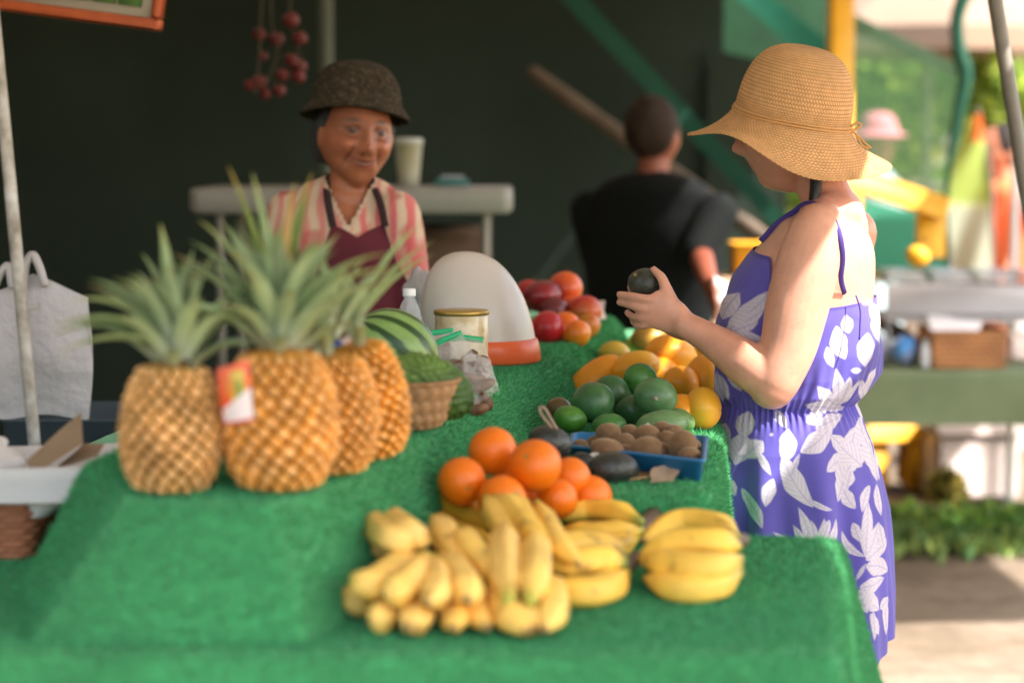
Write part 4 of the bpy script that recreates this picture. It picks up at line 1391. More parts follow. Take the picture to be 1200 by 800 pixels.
def face_colour(V, col, c, R_, s, brow=(0.05, 0.035, 0.03), lip=(0.45, 0.13, 0.10), smile=False, blush=0.25, lines_shading=0.0):
    L = (V - c) @ R_ / s
    x, y, z = L.T
    e = lambda a, b: np.exp(-((a / b) ** 2))
    ax = np.abs(x)
    front = (y > 0.03) & (np.abs(z) < 0.13) & (ax < 0.09)
    def put(m, cc):
        m = np.clip(m, 0, 1) * front
        col[:] = col * (1 - m[:, None]) + np.array(cc) * m[:, None]
    put(blush * e(ax - 0.042, 0.02) * e(z + 0.02, 0.018), (0.55, 0.15, 0.10))
    put(1.2 * e(ax - 0.031, 0.016) * e(z - 0.036 + 8 * (ax - 0.03) ** 2, 0.0045), brow)
    sc = 0.006 if not smile else 0.0045
    eye = (1.6 if not smile else 0.5) * e(ax - 0.031, 0.0125) ** 2 * e(z - 0.0125, sc) ** 2
    put(eye, (0.55, 0.50, 0.47))
    put((2.5 if not smile else 4.0) * e(ax - 0.031, 0.0062 if not smile else 0.0085) ** 2 * e(z - 0.0125, 0.0058) ** 2, (0.02, 0.012, 0.01))
    put(1.1 * e(ax - 0.031, 0.015) * e(z - 0.0185, 0.0025), (0.04, 0.025, 0.02))
    put(0.5 * e(ax - 0.031, 0.018) * e(z - 0.002, 0.004), col.mean(0) * 0.5)
    put(0.9 * e(ax - 0.008, 0.004) * e(z + 0.034, 0.003), (0.06, 0.02, 0.015))
    k = 0.038 if smile else 0.022
    zc = -0.054 + (11 * x * x if smile else 0)
    put(1.4 * e(x, k) ** 2 * e(z - zc, 0.0095) ** 2, lip)
    if smile:
        put(0.9 * e(x, k * 0.7) ** 2 * e(z - zc - 0.0005, 0.0030) ** 2, (0.36, 0.27, 0.20))
        put(1.3 * e(x, k) ** 2 * e(z - zc - 0.0055, 0.0018), (0.08, 0.02, 0.02))
    else:
        put(1.2 * e(x, k) ** 2 * e(z - zc, 0.0018), (0.10, 0.03, 0.03))
    if lines_shading:
        put(0.9 * e(ax - 0.031, 0.019) * e(z - 0.020, 0.006), col.mean(0) * 0.35)  # shadow beneath the brow, painted into the skin colour
        put(0.8 * e(ax - 0.031, 0.017) * e(z + 0.001, 0.003), col.mean(0) * 0.45)
        put(0.55 * e(ax - 0.042, 0.013) * e(z + 0.016, 0.010), (0.46, 0.17, 0.09))  # painted highlight on the cheeks
        put(0.5 * e(x, 0.012) * e(z + 0.018, 0.012), (0.44, 0.15, 0.08))  # painted highlight on the nose
        put(lines_shading * e(ax - 0.030 - 0.35 * (-z - 0.03), 0.0035) * e(z + 0.038, 0.022), np.array(col.mean(0)) * 0.35)
        for zz in (0.052, 0.062, 0.072):
            put(lines_shading * 0.7 * e(z - zz - 0.002 * np.sin(x * 90), 0.0018) * e(x, 0.04), np.array(col.mean(0)) * 0.4)
        put(lines_shading * 0.8 * e(ax - 0.052, 0.008) * (np.abs(np.sin((z - 0.01) * 500)) > 0.8) * e(z - 0.010, 0.012), np.array(col.mean(0)) * 0.45)
    return col


def finger(pts, r0, r1):
    P = np.array(pts, float)
    r = np.linspace(r0, r1, len(P))
    return limb(np.c_[P, r], 18, 12)


# ---- the woman in the straw hat
DW = 3.69
W = lambda px, py, dy=0.0: aty(px, py, DW + dy)
psi = math.radians(20)
fw = np.array([-math.cos(psi), math.sin(psi), 0.0])
lf = np.array([-math.sin(psi), -math.cos(psi), 0.0])
parts = []
tors = [(932, 650, .145, .160), (932, 570, .142, .168), (928, 510, .118, .150), (926, 465, .098, .128), (934, 410, .110, .134), (940, 362, .134, .150), (947, 338, .124, .154), (960, 306, .104, .156), (970, 275, .084, .140), (976, 255, .058, .085)]
parts.append(limb([(*W(a, b), rb, rf) for a, b, rf, rb in tors], 44, 36, side=lf))
for sgn in (1, -1):
    parts.append(sphere(W(908, 376) + lf * 0.060 * sgn, (0.052, 0.052, 0.056), 28, 20))
parts.append(limb([(*W(980, 268), .058), (*W(970, 235), .047), (*W(957, 205), .046), (*W(946, 180), .052)], 20, 24))
hc = W(928, 150)
hf = fw * math.cos(0.18) + np.array([0, 0, -math.sin(0.18)])
hp, HR = head_parts(hc, hf, (0.0, -0.06, 1), 1.0)
parts += hp
TORSO = list(parts)
# trapezius to both shoulders, then the near arm
ZL = lambda px, py, Y: aty(px, py, Y)
SL = ZL(957, 277, 3.548)
parts.append(limb([(*W(972, 238), .034), (*(W(970, 256) + lf * .07), .040), (*(SL + [0.006, 0.01, 0.012]), .046)], 16, 18))
parts.append(limb([(*SL, .050), (*ZL(946, 312, 3.535), .0550), (*ZL(934, 360, 3.525), .0548), (*ZL(924, 405, 3.515), .0495), (*ZL(911, 440, 3.505), .0435), (*ZL(905, 452, 3.505), .041)], 34, 24))
WR = ZL(803, 381, 3.585)
parts.append(limb([(*ZL(908, 449, 3.505), .0400), (*ZL(888, 435, 3.515), .0410), (*ZL(868, 421, 3.53), .0385), (*ZL(843, 404, 3.555), .0320), (*ZL(820, 390, 3.575), .0262), (*WR, .0240)], 30, 22))
# near hand: palm, four fingers under the fruit, thumb on top
ac = (0.0, 0, 0)
acr = nrm(ZL(770, 350, 3.59) - ZL(757, 381, 3.60))
parts.append(limb([(*WR, .024, .0195), (*ZL(790, 372, 3.592), .0315, .0155), (*ZL(775, 365, 3.597), .0345, .0135), (*ZL(764, 361, 3.602), .0335, .0120)], 18, 24, side=acr))
HK = [(((771, 351, 3.595), (757, 350, 3.600), (741, 347, 3.612), (726, 345, 3.632)), .0090, .0070),
      (((765, 362, 3.597), (750, 361, 3.604), (737, 357, 3.620), (726, 354, 3.640)), .0088, .0068),
      (((761, 371, 3.602), (750, 372, 3.610), (742, 371, 3.624), (735, 366, 3.642)), .0082, .0064),
      (((761, 380, 3.607), (752, 382, 3.614), (746, 381, 3.626), (741, 376, 3.640)), .0074, .0058)]
for pts, r0, r1 in HK:
    parts.append(finger([ZL(*p) for p in pts], r0, r1))
parts.append(finger([ZL(796, 370, 3.592), ZL(787, 353, 3.594), ZL(780, 337, 3.600), ZL(775, 325, 3.610), ZL(766, 316, 3.622)], .0145, .0072))
# far arm, mostly hidden, its hand supporting the fruit from behind
SR = W(978, 277) - lf * .15
ER = W(938, 452, 0.17)
WR2 = W(815, 387, 0.05)
parts.append(limb([(*SR, .050), (*(SR * .5 + ER * .5), .054), (*ER, .041)], 26, 20))
parts.append(limb([(*ER, .039), (*(ER * .6 + WR2 * .4), .037), (*(ER * .25 + WR2 * .75), .028), (*WR2, .0235)], 24, 20))
parts.append(limb([(*WR2, .023, .019), (*W(795, 378, 0.02), .031, .015), (*W(778, 366, 0.0), .032, .013)], 14, 20, side=(0.1, 0.25, 1)))
for pts in (((778, 352, 0.01), (764, 344, 0.01), (752, 334, 0.0), (748, 324, -0.02)), ((772, 360, 0.012), (756, 355, 0.012), (744, 346, 0.0), (738, 336, -0.015)), ((772, 367, 0.01), (757, 365, 0.01), (745, 358, 0.0), (739, 350, -0.01))):
    parts.append(finger([W(*p) for p in pts], .0085, .0066))
# legs
pel = W(932, 620)
for sgn, st in ((1, 0.02), (-1, -0.05)):
    hip = pel + lf * 0.085 * sgn
    kn = np.array([*(hip[:2] + fw[:2] * (st + 0.02)), 0.43])
    an = np.array([*(hip[:2] + fw[:2] * st), 0.075])
    parts.append(limb([(*hip, .086), (*(hip * .5 + kn * .5), .070), (*kn, .050), (*(kn * .6 + an * .4 - fw * .012), .050), (*an, .034)], 40, 22))
    toe = an + fw * 0.155
    parts.append(limb([(*(an * [1, 1, 0] - fw * .035 + [0, 0, .032]), .030, .030), (*(an * [1, 1, 0] + fw * .06 + [0, 0, .032]), .040, .028), (*(toe * [1, 1, 0] + [0, 0, .022]), .036, .014)], 20, 18, side=lf))
V, Q, T = remesh(parts, 0.0036, 5)
WV, WQ, WT = V, Q, T
SK = np.array([0.63, 0.315, 0.215])
col = np.tile(SK, (len(V), 1)) * (1 + 0.05 * sn(V, 14, 200) + 0.03 * sn(V, 60, 201))[:, None]
col *= 1 + np.c_[0 * V[:, 0], -0.07 * np.clip(sn(V, 9, 202), 0, 1), -0.09 * np.clip(sn(V, 9, 202), 0, 1)]
fr_ = sm(0.95, 1.25, sn(V, 330, 203)) * 0.25
col = col * (1 - fr_[:, None]) + np.array([0.38, 0.16, 0.09]) * fr_[:, None]
el = np.exp(-((np.linalg.norm(V - ZL(905, 462, 3.49), axis=1) / 0.05) ** 2)) * 0.3
kn_ = np.exp(-((np.linalg.norm(V - ZL(757, 362, 3.59), axis=1) / 0.05) ** 2)) * 0.35
for m in (el, kn_):
    col = col * (1 - m[:, None]) + np.array([0.60, 0.25, 0.17]) * m[:, None]
face_colour(V, col, hc, HR, 1.0)
woman = mk("person", G().add(V, Q, T, col), skin("fair_skin", SK, 0.36), origin=(*W(930, 700)[:2], 0))
tag(woman, "woman in wide straw hat and purple floral dress, looking down at the avocado she holds", "person")
bv = BVHTree.FromPolygons([tuple(p) for p in V], [tuple(q) for q in Q] + [tuple(q) for q in T])

# finger nails and painted detail stay inside the skin; dress as its own child
ctl = np.array([(285, 958, .094, .150), (310, 951, .117, .160), (340, 942, .129, .161), (375, 936, .146, .161), (410, 936, .150, .160), (437, 933, .146, .158), (457, 928, .134, .153), (471, 925, .117, .141), (484, 926, .126, .150),
                (520, 928, .146, .172), (560, 930, .158, .187), (600, 932, .166, .197), (650, 934, .168, .203), (700, 936, .169, .208), (756, 937, .168, .212)], float)
nu, nv = 620, 470
U, Vv = np.meshgrid(np.arange(nu) / nu * 2 * PI, np.linspace(0, 1, nv))
U, Vv = U.ravel(), Vv.ravel()
# U = 0 at her left side (towards the camera), pi/2 at her back, 3pi/2 front
front = np.maximum(0, -np.sin(U))
back = np.maximum(0, np.sin(U))
topy = 352 - 60 * sm(0.0, 0.5, front) - 6 * back + 6 * np.cos(U) * (np.cos(U) > 0)
py = topy + (751 - topy) * Vv + 7 * np.sin(U * 2 + 0.5) * sm(0.85, 1, Vv)
f_ = lambda k: np.interp(py, ctl[:, 0], ctl[:, k])
cx, ra, rb = f_(1), f_(2), f_(3)
zz = CZ - np.array([0]) + 0
cen = np.array([0, 0, CZ])[None] + (np.stack([(cx - 600) / F, CP + (400 - py) / F * SP, -SP + (400 - py) / F * CP], 1)) * (DW / (CP + (400 - py) / F * SP))[:, None]
bust = 0.016 * front ** 2 * np.exp(-(((py - 380) / 32) ** 2)) * (1 - 0.35 * np.exp(-((np.cos(U) / 0.18) ** 2)))
below = sm(470, 640, py)
fold = below * (0.0105 * np.sin(9 * U + 1.2 * np.sin(2 * U) + py * 0.004) + 0.0045 * np.sin(17 * U + 0.9 - py * 0.006))
gath = 0.0028 * np.sin(64 * U + 3 * np.sin(3 * U)) * np.exp(-(((py - 471) / 16) ** 2)) + 0.0016 * np.sin(41 * U) * np.exp(-(((py - 450) / 30) ** 2))
blou = 0.004 * np.sin(13 * U + 2 * np.sin(U)) * sm(390, 445, py) * sm(472, 455, py)
drp = 0.004 * np.sin(7 * U + py * 0.045) * sm(330, 380, py) * sm(465, 430, py)
rad = fold + gath + blou + drp + bust
loc = np.cos(U)[:, None] * (rb + rad)[:, None] * lf + np.sin(U)[:, None] * (ra + rad)[:, None] * (-fw)
DV = cen + loc
tv, tq, tt_ = remesh([p for p in TORSO], 0.006, 4)
tb = BVHTree.FromPolygons([tuple(p) for p in tv], [tuple(q) for q in tq] + [tuple(q) for q in tt_])
for i_ in np.nonzero(py < 480)[0]:
    c_, n_, k_, d_ = tb.find_nearest(Vector(DV[i_]))
    dn_ = (Vector(DV[i_]) - c_).dot(n_)
    lim = 0.006 + 0.05 * sm(350, 440, py[i_]) + 0.006 * sm(0, 0.08, Vv[i_])
    lo_ = 0.0045
    if dn_ < lo_ or (d_ > lim and py[i_] < 440):
        tgt = np.array(c_ + n_ * (lo_ if dn_ < lo_ else lim))
        DV[i_] = tgt if dn_ < lo_ else DV[i_] * 0.15 + tgt * 0.85
for _ in range(4):
    gr_ = DV.reshape(nv, nu, 3)
    m_ = (gr_ + np.roll(gr_, 1, 1) + np.roll(gr_, -1, 1)) / 3
    m_[1:-1] = (m_[:-2] + 2 * m_[1:-1] + m_[2:]) / 4
    kk_ = sm(480, 440, py).reshape(nv, nu)[..., None]
    DV = (gr_ * (1 - kk_) + m_ * kk_).reshape(-1, 3)
DQ = gridq(nu, nv, True)

# the tropical print: motifs laid out flat on the cloth, one panel each side of the side seams
HX = 600 + (DV[:, 0]) * 650.4
HY = 180 + (CZ - DV[:, 2]) * 650.4
near = np.cos(U) * 1.0 > -0.05
HX = HX + 3.0 * sn(DV, 16, 207) + 1.2 * sn(DV, 50, 208)
HY = HY + 3.0 * sn(DV, 18, 209)
fx = np.where(near, HX, 1874 - HX - 12)
fy = np.where(near, HY, HY + 40)
pr = np.zeros(len(DV))
vein = np.zeros(len(DV))


def petal(x0, y0, x1, y1, wd, curve=0.0, shape=0.9):
    global pr, vein
    dx, dy = x1 - x0, y1 - y0
    L = math.hypot(dx, dy)
    ux, uy = dx / L, dy / L
    t = ((fx - x0) * ux + (fy - y0) * uy) / L
    l = (fx - x0) * -uy + (fy - y0) * ux - curve * L * np.sin(PI * np.clip(t, 0, 1))
    tt = np.clip(t, 0, 1)
    f = 1.14 * wd * np.sin(PI * tt ** shape) ** 0.9 * (1 + 0.05 * np.sin(tt * 15 + x0))
    m = np.clip((f - np.abs(l)) / 1.3 + 0.5, 0, 1) * (t > 0) * (t < 1)
    pr = np.maximum(pr, m)
    vn = np.exp(-((l / 0.7) ** 2)) * 0.6 + 0.30 * (np.sin(t * L * 0.9 + np.abs(l) * 1.1) > 0.75) * (np.abs(l) > 1.2)
    vein = np.where(m > 0.3, np.where(t > 0.05, vn, 0), vein)


for p in [  # bodice
    (850, 378, 893, 334, 9, .05), (848, 382, 886, 357, 7, .04), (846, 372, 862, 338, 7, -.05), (852, 384, 880, 372, 5, 0), (842, 390, 888, 393, 9, .03), (846, 404, 872, 398, 4, 0), (846, 470, 838, 436, 5, 0),
    (969, 372, 980, 412, 9, .06), (985, 382, 980, 360, 7, 0), (1008, 384, 1002, 424, 9, .05), (972, 468, 933, 463, 7, -.05), (972, 468, 946, 440, 7, -.03), (973, 467, 969, 421, 6, 0), (975, 467, 984, 432, 6, .03), (976, 468, 997, 438, 5, .05), (960, 470, 985, 473, 4, 0),
    (1026, 425, 1010, 458, 8, .06), (985, 425, 998, 427, 3, 0), (1020, 360, 1024, 400, 8, 0), (1000, 350, 1022, 336, 8, 0), (1012, 352, 1028, 374, 7, 0),
    # skirt, near panel
    (914, 492, 906, 532, 9, -.05), (905, 524, 938, 577, 11, .06), (932, 568, 960, 581, 2.6, .04), (926, 519, 972, 486, 10, .06), (948, 492, 982, 480, 8, 0), (936, 484, 958, 476, 7, 0), (990, 524, 966, 500, 8, 0), (988, 522, 1000, 494, 9, 0), (988, 524, 958, 540, 8, .05), (986, 528, 972, 562, 9, 0), (992, 526, 1008, 520, 10, 0), (990, 520, 980, 545, 11, 0), (976, 512, 1003, 538, 12, 0), (990, 532, 968, 575, 8, .05), (988, 540, 980, 560, 6, 0),
    (1004, 486, 1014, 520, 9, .05), (1008, 505, 1020, 545, 9, 0), (1014, 512, 1028, 560, 7, .04), (1022, 560, 1026, 598, 5, 0),
    (944, 629, 893, 604, 4.5, -.06), (944, 629, 914, 596, 5, -.05), (945, 629, 921, 577, 6, -.02), (946, 629, 949, 588, 6, .02), (947, 629, 964, 591, 5, .10), (946, 629, 905, 628, 4, 0), (948, 629, 972, 622, 4, 0), (944, 626, 934, 590, 5, 0),
    (1002, 640, 1009, 578, 8, -.03), (1000, 638, 972, 607, 4, -.16), (1003, 640, 1022, 604, 7, .05), (1002, 642, 1037, 624, 7, .06), (1002, 648, 1037, 660, 9, -.06), (1002, 646, 990, 664, 2.2, 0), (994, 672, 1030, 666, 7, .03), (996, 676, 1022, 700, 9, .03), (1000, 672, 1008, 700, 8, 0), (994, 674, 1004, 702, 8, 0), (1008, 702, 1020, 730, 5, 0), (1012, 700, 1012, 735, 4, 0), (1032, 688, 1036, 735, 5, 0), (1024, 700, 1040, 690, 6, 0),
    (871, 474, 863, 508, 8, .03), (864, 500, 856, 538, 10, -.04), (884, 508, 864, 530, 9, .04), (848, 492, 840, 540, 8, .03), (866, 566, 882, 600, 5.5, -.05), (862, 562, 878, 584, 4, 0), (894, 548, 886, 577, 7, .05), (846, 552, 856, 570, 5, 0), (836, 545, 832, 600, 7, .05), (832, 520, 828, 560, 4, 0), (842, 590, 862, 625, 6, .03), (848, 606, 858, 630, 5, 0), (893, 498, 895, 502, 2, 0),
    (858, 628, 868, 655, 7, .04), (868, 655, 850, 672, 6, 0), (975, 560, 990, 585, 7, .05), (955, 590, 948, 610, 4, 0), (915, 545, 925, 520, 3, 0), (1012, 560, 998, 590, 6, .04), (1022, 606, 1030, 634, 5, 0), (985, 600, 994, 622, 5, 0), (900, 470, 912, 492, 5, .03), (878, 520, 892, 545, 4, 0), (845, 425, 862, 452, 6, .03), (862, 420, 885, 440, 7, -.03), (890, 432, 905, 455, 5, 0), (1000, 440, 1012, 470, 5, 0), (958, 395, 966, 420, 5, 0),
    (880, 640, 905, 690, 9, .06), (905, 690, 925, 735, 9, -.05), (960, 680, 940, 730, 10, .05), (960, 680, 978, 735, 9, -.03), (870, 690, 862, 740, 8, .05)]:
    petal(*p)
PUR = np.array([0.125, 0.100, 0.46])
WHT = np.array([0.66, 0.60, 0.68])
dc = PUR * (1 + 0.10 * sn(DV, 25, 210))[:, None]
k = np.clip(pr - 0.75 * vein * pr, 0, 1)
dc = dc * (1 - k[:, None]) + WHT * k[:, None]
ed = sm(0.012, 0.004, Vv)
dc = dc * (1 - 0.6 * ed[:, None]) + np.array([0.05, 0.035, 0.22]) * 0.6 * ed[:, None]
M_DRESS = mat("dress_cloth", attr=True, rough=0.75, spec=0.2, sheen=0.25, bump=0.15, bscale=500, bdist=0.001, transl=0.18)
dress = mk("dress", G().add(DV, DQ, None, dc), M_DRESS, woman)
# straps follow the skin
M_STRAP = mat("dress_strap", (0.06, 0.035, 0.22), 0.7)


def on_skin(p, off=0.0035):
    c_, n_, i_, d_ = bv.find_nearest(Vector(p))
    return np.array(c_) + np.array(n_) * off * (1 if np.dot(np.array(n_), np.array(p) - np.array(c_)) >= -1 else 1)


def strap(pts):
    P = spl([np.array(p) for p in pts], 26)
    P = np.array([on_skin(p, 0.0042) for p in P])
    for _ in range(3):
        P[1:-1] = (P[:-2] + 2 * P[1:-1] + P[2:]) / 4
    return tube(P, 0.0052, 10, 0.0022, side=np.cross(np.gradient(P, axis=0), np.array([0.1, -1.0, 0.3])))


g = G()
mk("strap", G().add(*strap([aty(905, 297, 3.66), aty(925, 268, 3.65), aty(948, 246, 3.60), aty(975, 275, 3.52), aty(993, 312, 3.52), aty(1003, 346, 3.53)])), M_STRAP, dress)
mk("strap", G().add(*strap([W(890, 300) - lf * .08, W(930, 255) - lf * .09, W(985, 252) - lf * .09, W(1012, 300) - lf * .085, W(1018, 350) - lf * .07])), M_STRAP, dress)
P = spl([aty(1003, 346, 3.545), aty(1008, 362, 3.54), aty(1008, 380, 3.535), aty(1007, 398, 3.53)], 12)
mk("tie_string", G().add(*tube(P, 0.0016, 8)), M_STRAP, dress)

# hair and straw hat
M_HAIR = mat("black_hair", (0.012, 0.010, 0.010), 0.5, spec=0.5, bump=0.4, bscale=200)
hp = []
Vh, Qh, Th = sphere(hc - hf * 0.012 + np.array([0, 0, 0.0]), (0.077, 0.088, 0.096), 40, 30, HR)
hp.append((Vh, Qh, Th))
hp.append(limb([(*W(960, 188, -0.055), .030, .018), (*W(957, 206, -0.058), .022, .012), (*W(955, 226, -0.060), .0185, .010), (*W(949, 248, -0.078), .008, .005)], 20, 14))
V, Q, T = remesh(hp, 0.005, 3)
mk("hair", G().add(V, Q, T), M_HAIR, woman)

hax = nrm((0.165, -0.17, 0.96))
HRm = axes(hax)
hcen = W(929, 135)
prof = spl([(0.001, .124), (.021, .1235), (.043, .1195), (.063, .110), (.079, .095), (.091, .073), (.0985, .048), (.1025, .020), (.1035, .004), (.106, -.006), (.114, -.020), (.127, -.036), (.142, -.050), (.158, -.061), (.170, -.067)], 90)
seg = 200


def hatfn(V):
    r = np.hypot(V[:, 0], V[:, 1])
    a = np.arctan2(V[:, 1], V[:, 0])
    k = sm(0.11, 0.17, r)
    V = V.copy()
    V[:, 2] += k * 0.016 * np.exp(-(((a + 2.45) / 0.5) ** 2))
    V[:, 2] += k * (0.008 * np.sin(2 * a + 0.6) + 0.006 * np.sin(3 * a + 2.0) + 0.003 * np.sin(5 * a))
    # back tip of the brim stretches out to a point
    s = 1 + k * (0.13 * np.exp(-(((a + 0.1) / 0.32) ** 2)) + 0.05 * np.exp(-(((np.abs(a) - PI) / 0.5) ** 2)))
    V[:, 0] *= s
    V[:, 1] *= s
    return V


V, Q, T = revolve(prof, (0, 0, 0), seg, fn=hatfn)
ii = np.repeat(np.arange(len(prof)), seg)
jj = np.tile(np.arange(seg), len(prof))
UVh = np.c_[jj / seg, ii / len(prof)]
V = V @ HRm.T + hcen
hm = bpy.data.materials.new("woven_straw")
hm.use_nodes = True
nt = hm.node_tree
b = nt.nodes["Principled BSDF"]
tc = nt.nodes.new("ShaderNodeTexCoord")


def wave_h(sx, sy, ph):
    pass


sep = nt.nodes.new("ShaderNodeSeparateXYZ")
nt.links.new(tc.outputs["UV"], sep.inputs[0])


def mth(op, a, bb=None, c=None):
    n = nt.nodes.new("ShaderNodeMath")
    n.operation = op
    for i, v in enumerate((a, bb, c)):
        if v is None:
            continue
        if isinstance(v, (int, float)):
            n.inputs[i].default_value = v
        else:
            nt.links.new(v, n.inputs[i])
    return n.outputs[0]


u_, v_ = sep.outputs[0], sep.outputs[1]
rowv = mth("MULTIPLY", v_, 56.0)
rown = mth("FLOOR", rowv)
alt = mth("MODULO", rown, 2.0)
# herringbone: slant flips from row to row
sl_ = mth("MULTIPLY", mth("SUBTRACT", mth("MULTIPLY", alt, 2.0), 1.0), mth("FRACT", rowv))
uu = mth("ADD", mth("MULTIPLY", u_, 112.0), mth("MULTIPLY", sl_, 0.55))
st_ = mth("ABSOLUTE", mth("SINE", mth("MULTIPLY", uu, PI)))
rw_ = mth("ABSOLUTE", mth("SINE", mth("MULTIPLY", rowv, PI)))
hgt = mth("MULTIPLY", mth("POWER", st_, 0.6), mth("POWER", rw_, 0.5))
cr = nt.nodes.new("ShaderNodeValToRGB")
cr.color_ramp.elements[0].position, cr.color_ramp.elements[0].color = 0.15, (0.60, 0.29, 0.105, 1)
cr.color_ramp.elements[1].position, cr.color_ramp.elements[1].color = 0.8, (0.92, 0.53, 0.24, 1)
nt.links.new(hgt, cr.inputs[0])
nz = nt.nodes.new("ShaderNodeTexNoise")
nz.inputs["Scale"].default_value = 60
nt.links.new(tc.outputs["Object"], nz.inputs["Vector"])
mx = nt.nodes.new("ShaderNodeMix")
mx.data_type, mx.blend_type = "RGBA", "MULTIPLY"
mx.inputs["Factor"].default_value = 0.22
nt.links.new(cr.outputs[0], mx.inputs[6])
mr = nt.nodes.new("ShaderNodeMapRange")
mr.inputs["From Min"].default_value, mr.inputs["From Max"].default_value, mr.inputs["To Min"].default_value, mr.inputs["To Max"].default_value = 0.3, 0.7, 0.6, 1.3
nt.links.new(nz.outputs["Fac"], mr.inputs["Value"])
nt.links.new(mr.outputs["Result"], mx.inputs[7])
nt.links.new(mx.outputs[2], b.inputs["Base Color"])
bp = nt.nodes.new("ShaderNodeBump")
bp.inputs["Strength"].default_value, bp.inputs["Distance"].default_value = 0.9, 0.0025
nt.links.new(hgt, bp.inputs["Height"])
nt.links.new(bp.outputs["Normal"], b.inputs["Normal"])
b.inputs["Roughness"].default_value = 0.7
b.inputs["Specular IOR Level"].default_value = 0.25
tl = nt.nodes.new("ShaderNodeBsdfTranslucent")
nt.links.new(mx.outputs[2], tl.inputs[0])
ms = nt.nodes.new("ShaderNodeMixShader")
ms.inputs[0].default_value = 0.15
nt.links.new(b.outputs[0], ms.inputs[1])
nt.links.new(tl.outputs[0], ms.inputs[2])
nt.links.new(ms.outputs[0], nt.nodes["Material Output"].inputs["Surface"])
hat = mk("straw_hat", G().add(V, Q, None, None, UVh), hm, woman)
so_ = hat.modifiers.new("thick", "SOLIDIFY")
so_.thickness, so_.offset = 0.0022, 0
M_CORD = mat("straw_cord", (0.60, 0.31, 0.11), 0.7, bump=0.5, bscale=300)
a = np.linspace(0, 2 * PI, 90, endpoint=False)
g = G()
for h_, r_ in ((0.000, 0.1058), (-0.005, 0.1078)):
    P = (np.c_[r_ * np.cos(a), r_ * np.sin(a), np.full(90, h_) + 0.001 * np.sin(3 * a)]) @ HRm.T + hcen
    Vt, Qt, _ = tube(np.vstack([P, P[:1]]), 0.0022, 8, caps=False)
    g.add(Vt, Qt)
mk("hat_band", g, M_CORD, hat)
g = G()
for pts in (((996, 149), (1004, 144), (1009, 147), (1002, 152), (995, 152)), ((996, 152), (1006, 160), (1014, 168), (1020, 173)), ((996, 150), (1003, 158), (1010, 170), (1017, 174))):
    g.add(*limb([(*aty(x, y, 3.66), 0.0020) for x, y in pts], 20, 8))
mk("bow", g, M_CORD, hat)

# the avocado she holds
M_HAVO = mat("dark_avocado_skin", (0.035, 0.036, 0.026), 0.42, spec=0.45, bump=0.6, bscale=140, bdist=0.003, var=0.5, vscale=70)
ca = ZL(756, 332, 3.638)
V, Q, T = sphere(ca, (0.034, 0.030, 0.0275), 44, 32, rotm(0, 0.12, 0.2), lambda D: 1 + 0.08 * D[:, 0] * (D[:, 0] < 0) + 0.012 * sn(D, 3, 220))
o = tag(mk("avocado", G().add(V, Q, T), M_HAVO), "dark bumpy avocado held up in the woman's hand", "avocado")
mk("stem_scar", G().add(*sphere(ZL(744, 322, 3.617), (0.0035, 0.003, 0.0035), 12, 8)), mat("avocado_scar", (0.22, 0.14, 0.06), 0.8), o)


# ------------------------------------------------------------------ the old vendor behind the step
DVn = 4.40
K = lambda px, py, dy=0.0: aty(px, py, DVn + dy)
vf = nrm((0.34, -0.94, 0.0))
vs = np.array([-vf[1], vf[0], 0.0]) * -1
vh = K(417, 160)
SKV = np.array([0.36, 0.125, 0.062])
parts = []
hp, VR = head_parts(vh, vf + np.array([0, 0, -0.06]), (0.11, 0, 1), 1.0, old=1.0)
parts += hp
parts.append(limb([(*K(408, 245), .056), (*K(409, 222), .048), (*K(413, 198), .046), (*K(415, 178, 0.01), .05)], 18, 22))
parts.append(limb([(*K(400, 500), .13, .10), (*K(400, 420), .135, .105), (*K(400, 340), .130, .100), (*K(401, 290), .135, .095), (*K(403, 258), .115, .075), (*K(406, 238), .075, .055)], 30, 28, side=(1, 0.1, 0)))
arms = []
for sx, px in ((-1, 340), (1, 466)):
    sh = K(px, 258, -0.02 * sx)
    el_ = K(px + sx * 13, 372, -0.01)
    ha = K(408 + sx * 26, 420, -0.17)
    parts.append(limb([(*sh, .048), (*(sh * .5 + el_ * .5), .044), (*el_, .036)], 20, 18))
    parts.append(limb([(*el_, .035), (*(el_ * .5 + ha * .5), .030), (*ha, .022)], 20, 18))
    dirv = nrm(ha - el_)
    parts.append(limb([(*ha, .024, .016), (*(ha + dirv * .05), .036, .014), (*(ha + dirv * .085), .034, .011)], 12, 16, side=(0, 0.3, 1)))
    for k in range(4):
        b0 = ha + dirv * .085 + np.array([0, 0.006, 0.026 - 0.0175 * k])
        parts.append(finger([b0, b0 + dirv * .03, b0 + dirv * .05 + [0, 0, -.014]], .0082, .0065))
    parts.append(finger([ha + dirv * .02 + [0, 0, .02], ha + dirv * .05 + [0, -.01, .042], ha + dirv * .075 + [0, -.015, .046]], .010, .0075))
    arms.append((sh, el_, ha))
for sx in (-1, 1):
    hip = K(400 + sx * 40, 500)
    an = np.array([hip[0], hip[1], 0.07])
    parts.append(limb([(*hip, .085), (*(hip * .5 + an * .5), .055), (*an, .036)], 26, 18))
    parts.append(limb([(*(an * [1, 1, 0] + [0, 0.03, .034]), .034, .03), (*(an * [1, 1, 0] + [0.03, -.13, .024]), .038, .018)], 14, 14, side=(1, 0, 0)))
V, Q, T = remesh(parts, 0.0036, 2)
col = np.tile(SKV, (len(V), 1)) * (1 + 0.10 * sn(V, 30, 230) + 0.05 * sn(V, 80, 231))[:, None]
face_colour(V, col, vh, VR, 1.0, brow=(0.12, 0.075, 0.055), lip=(0.24, 0.05, 0.045), smile=True, blush=0.5, lines_shading=1.0)
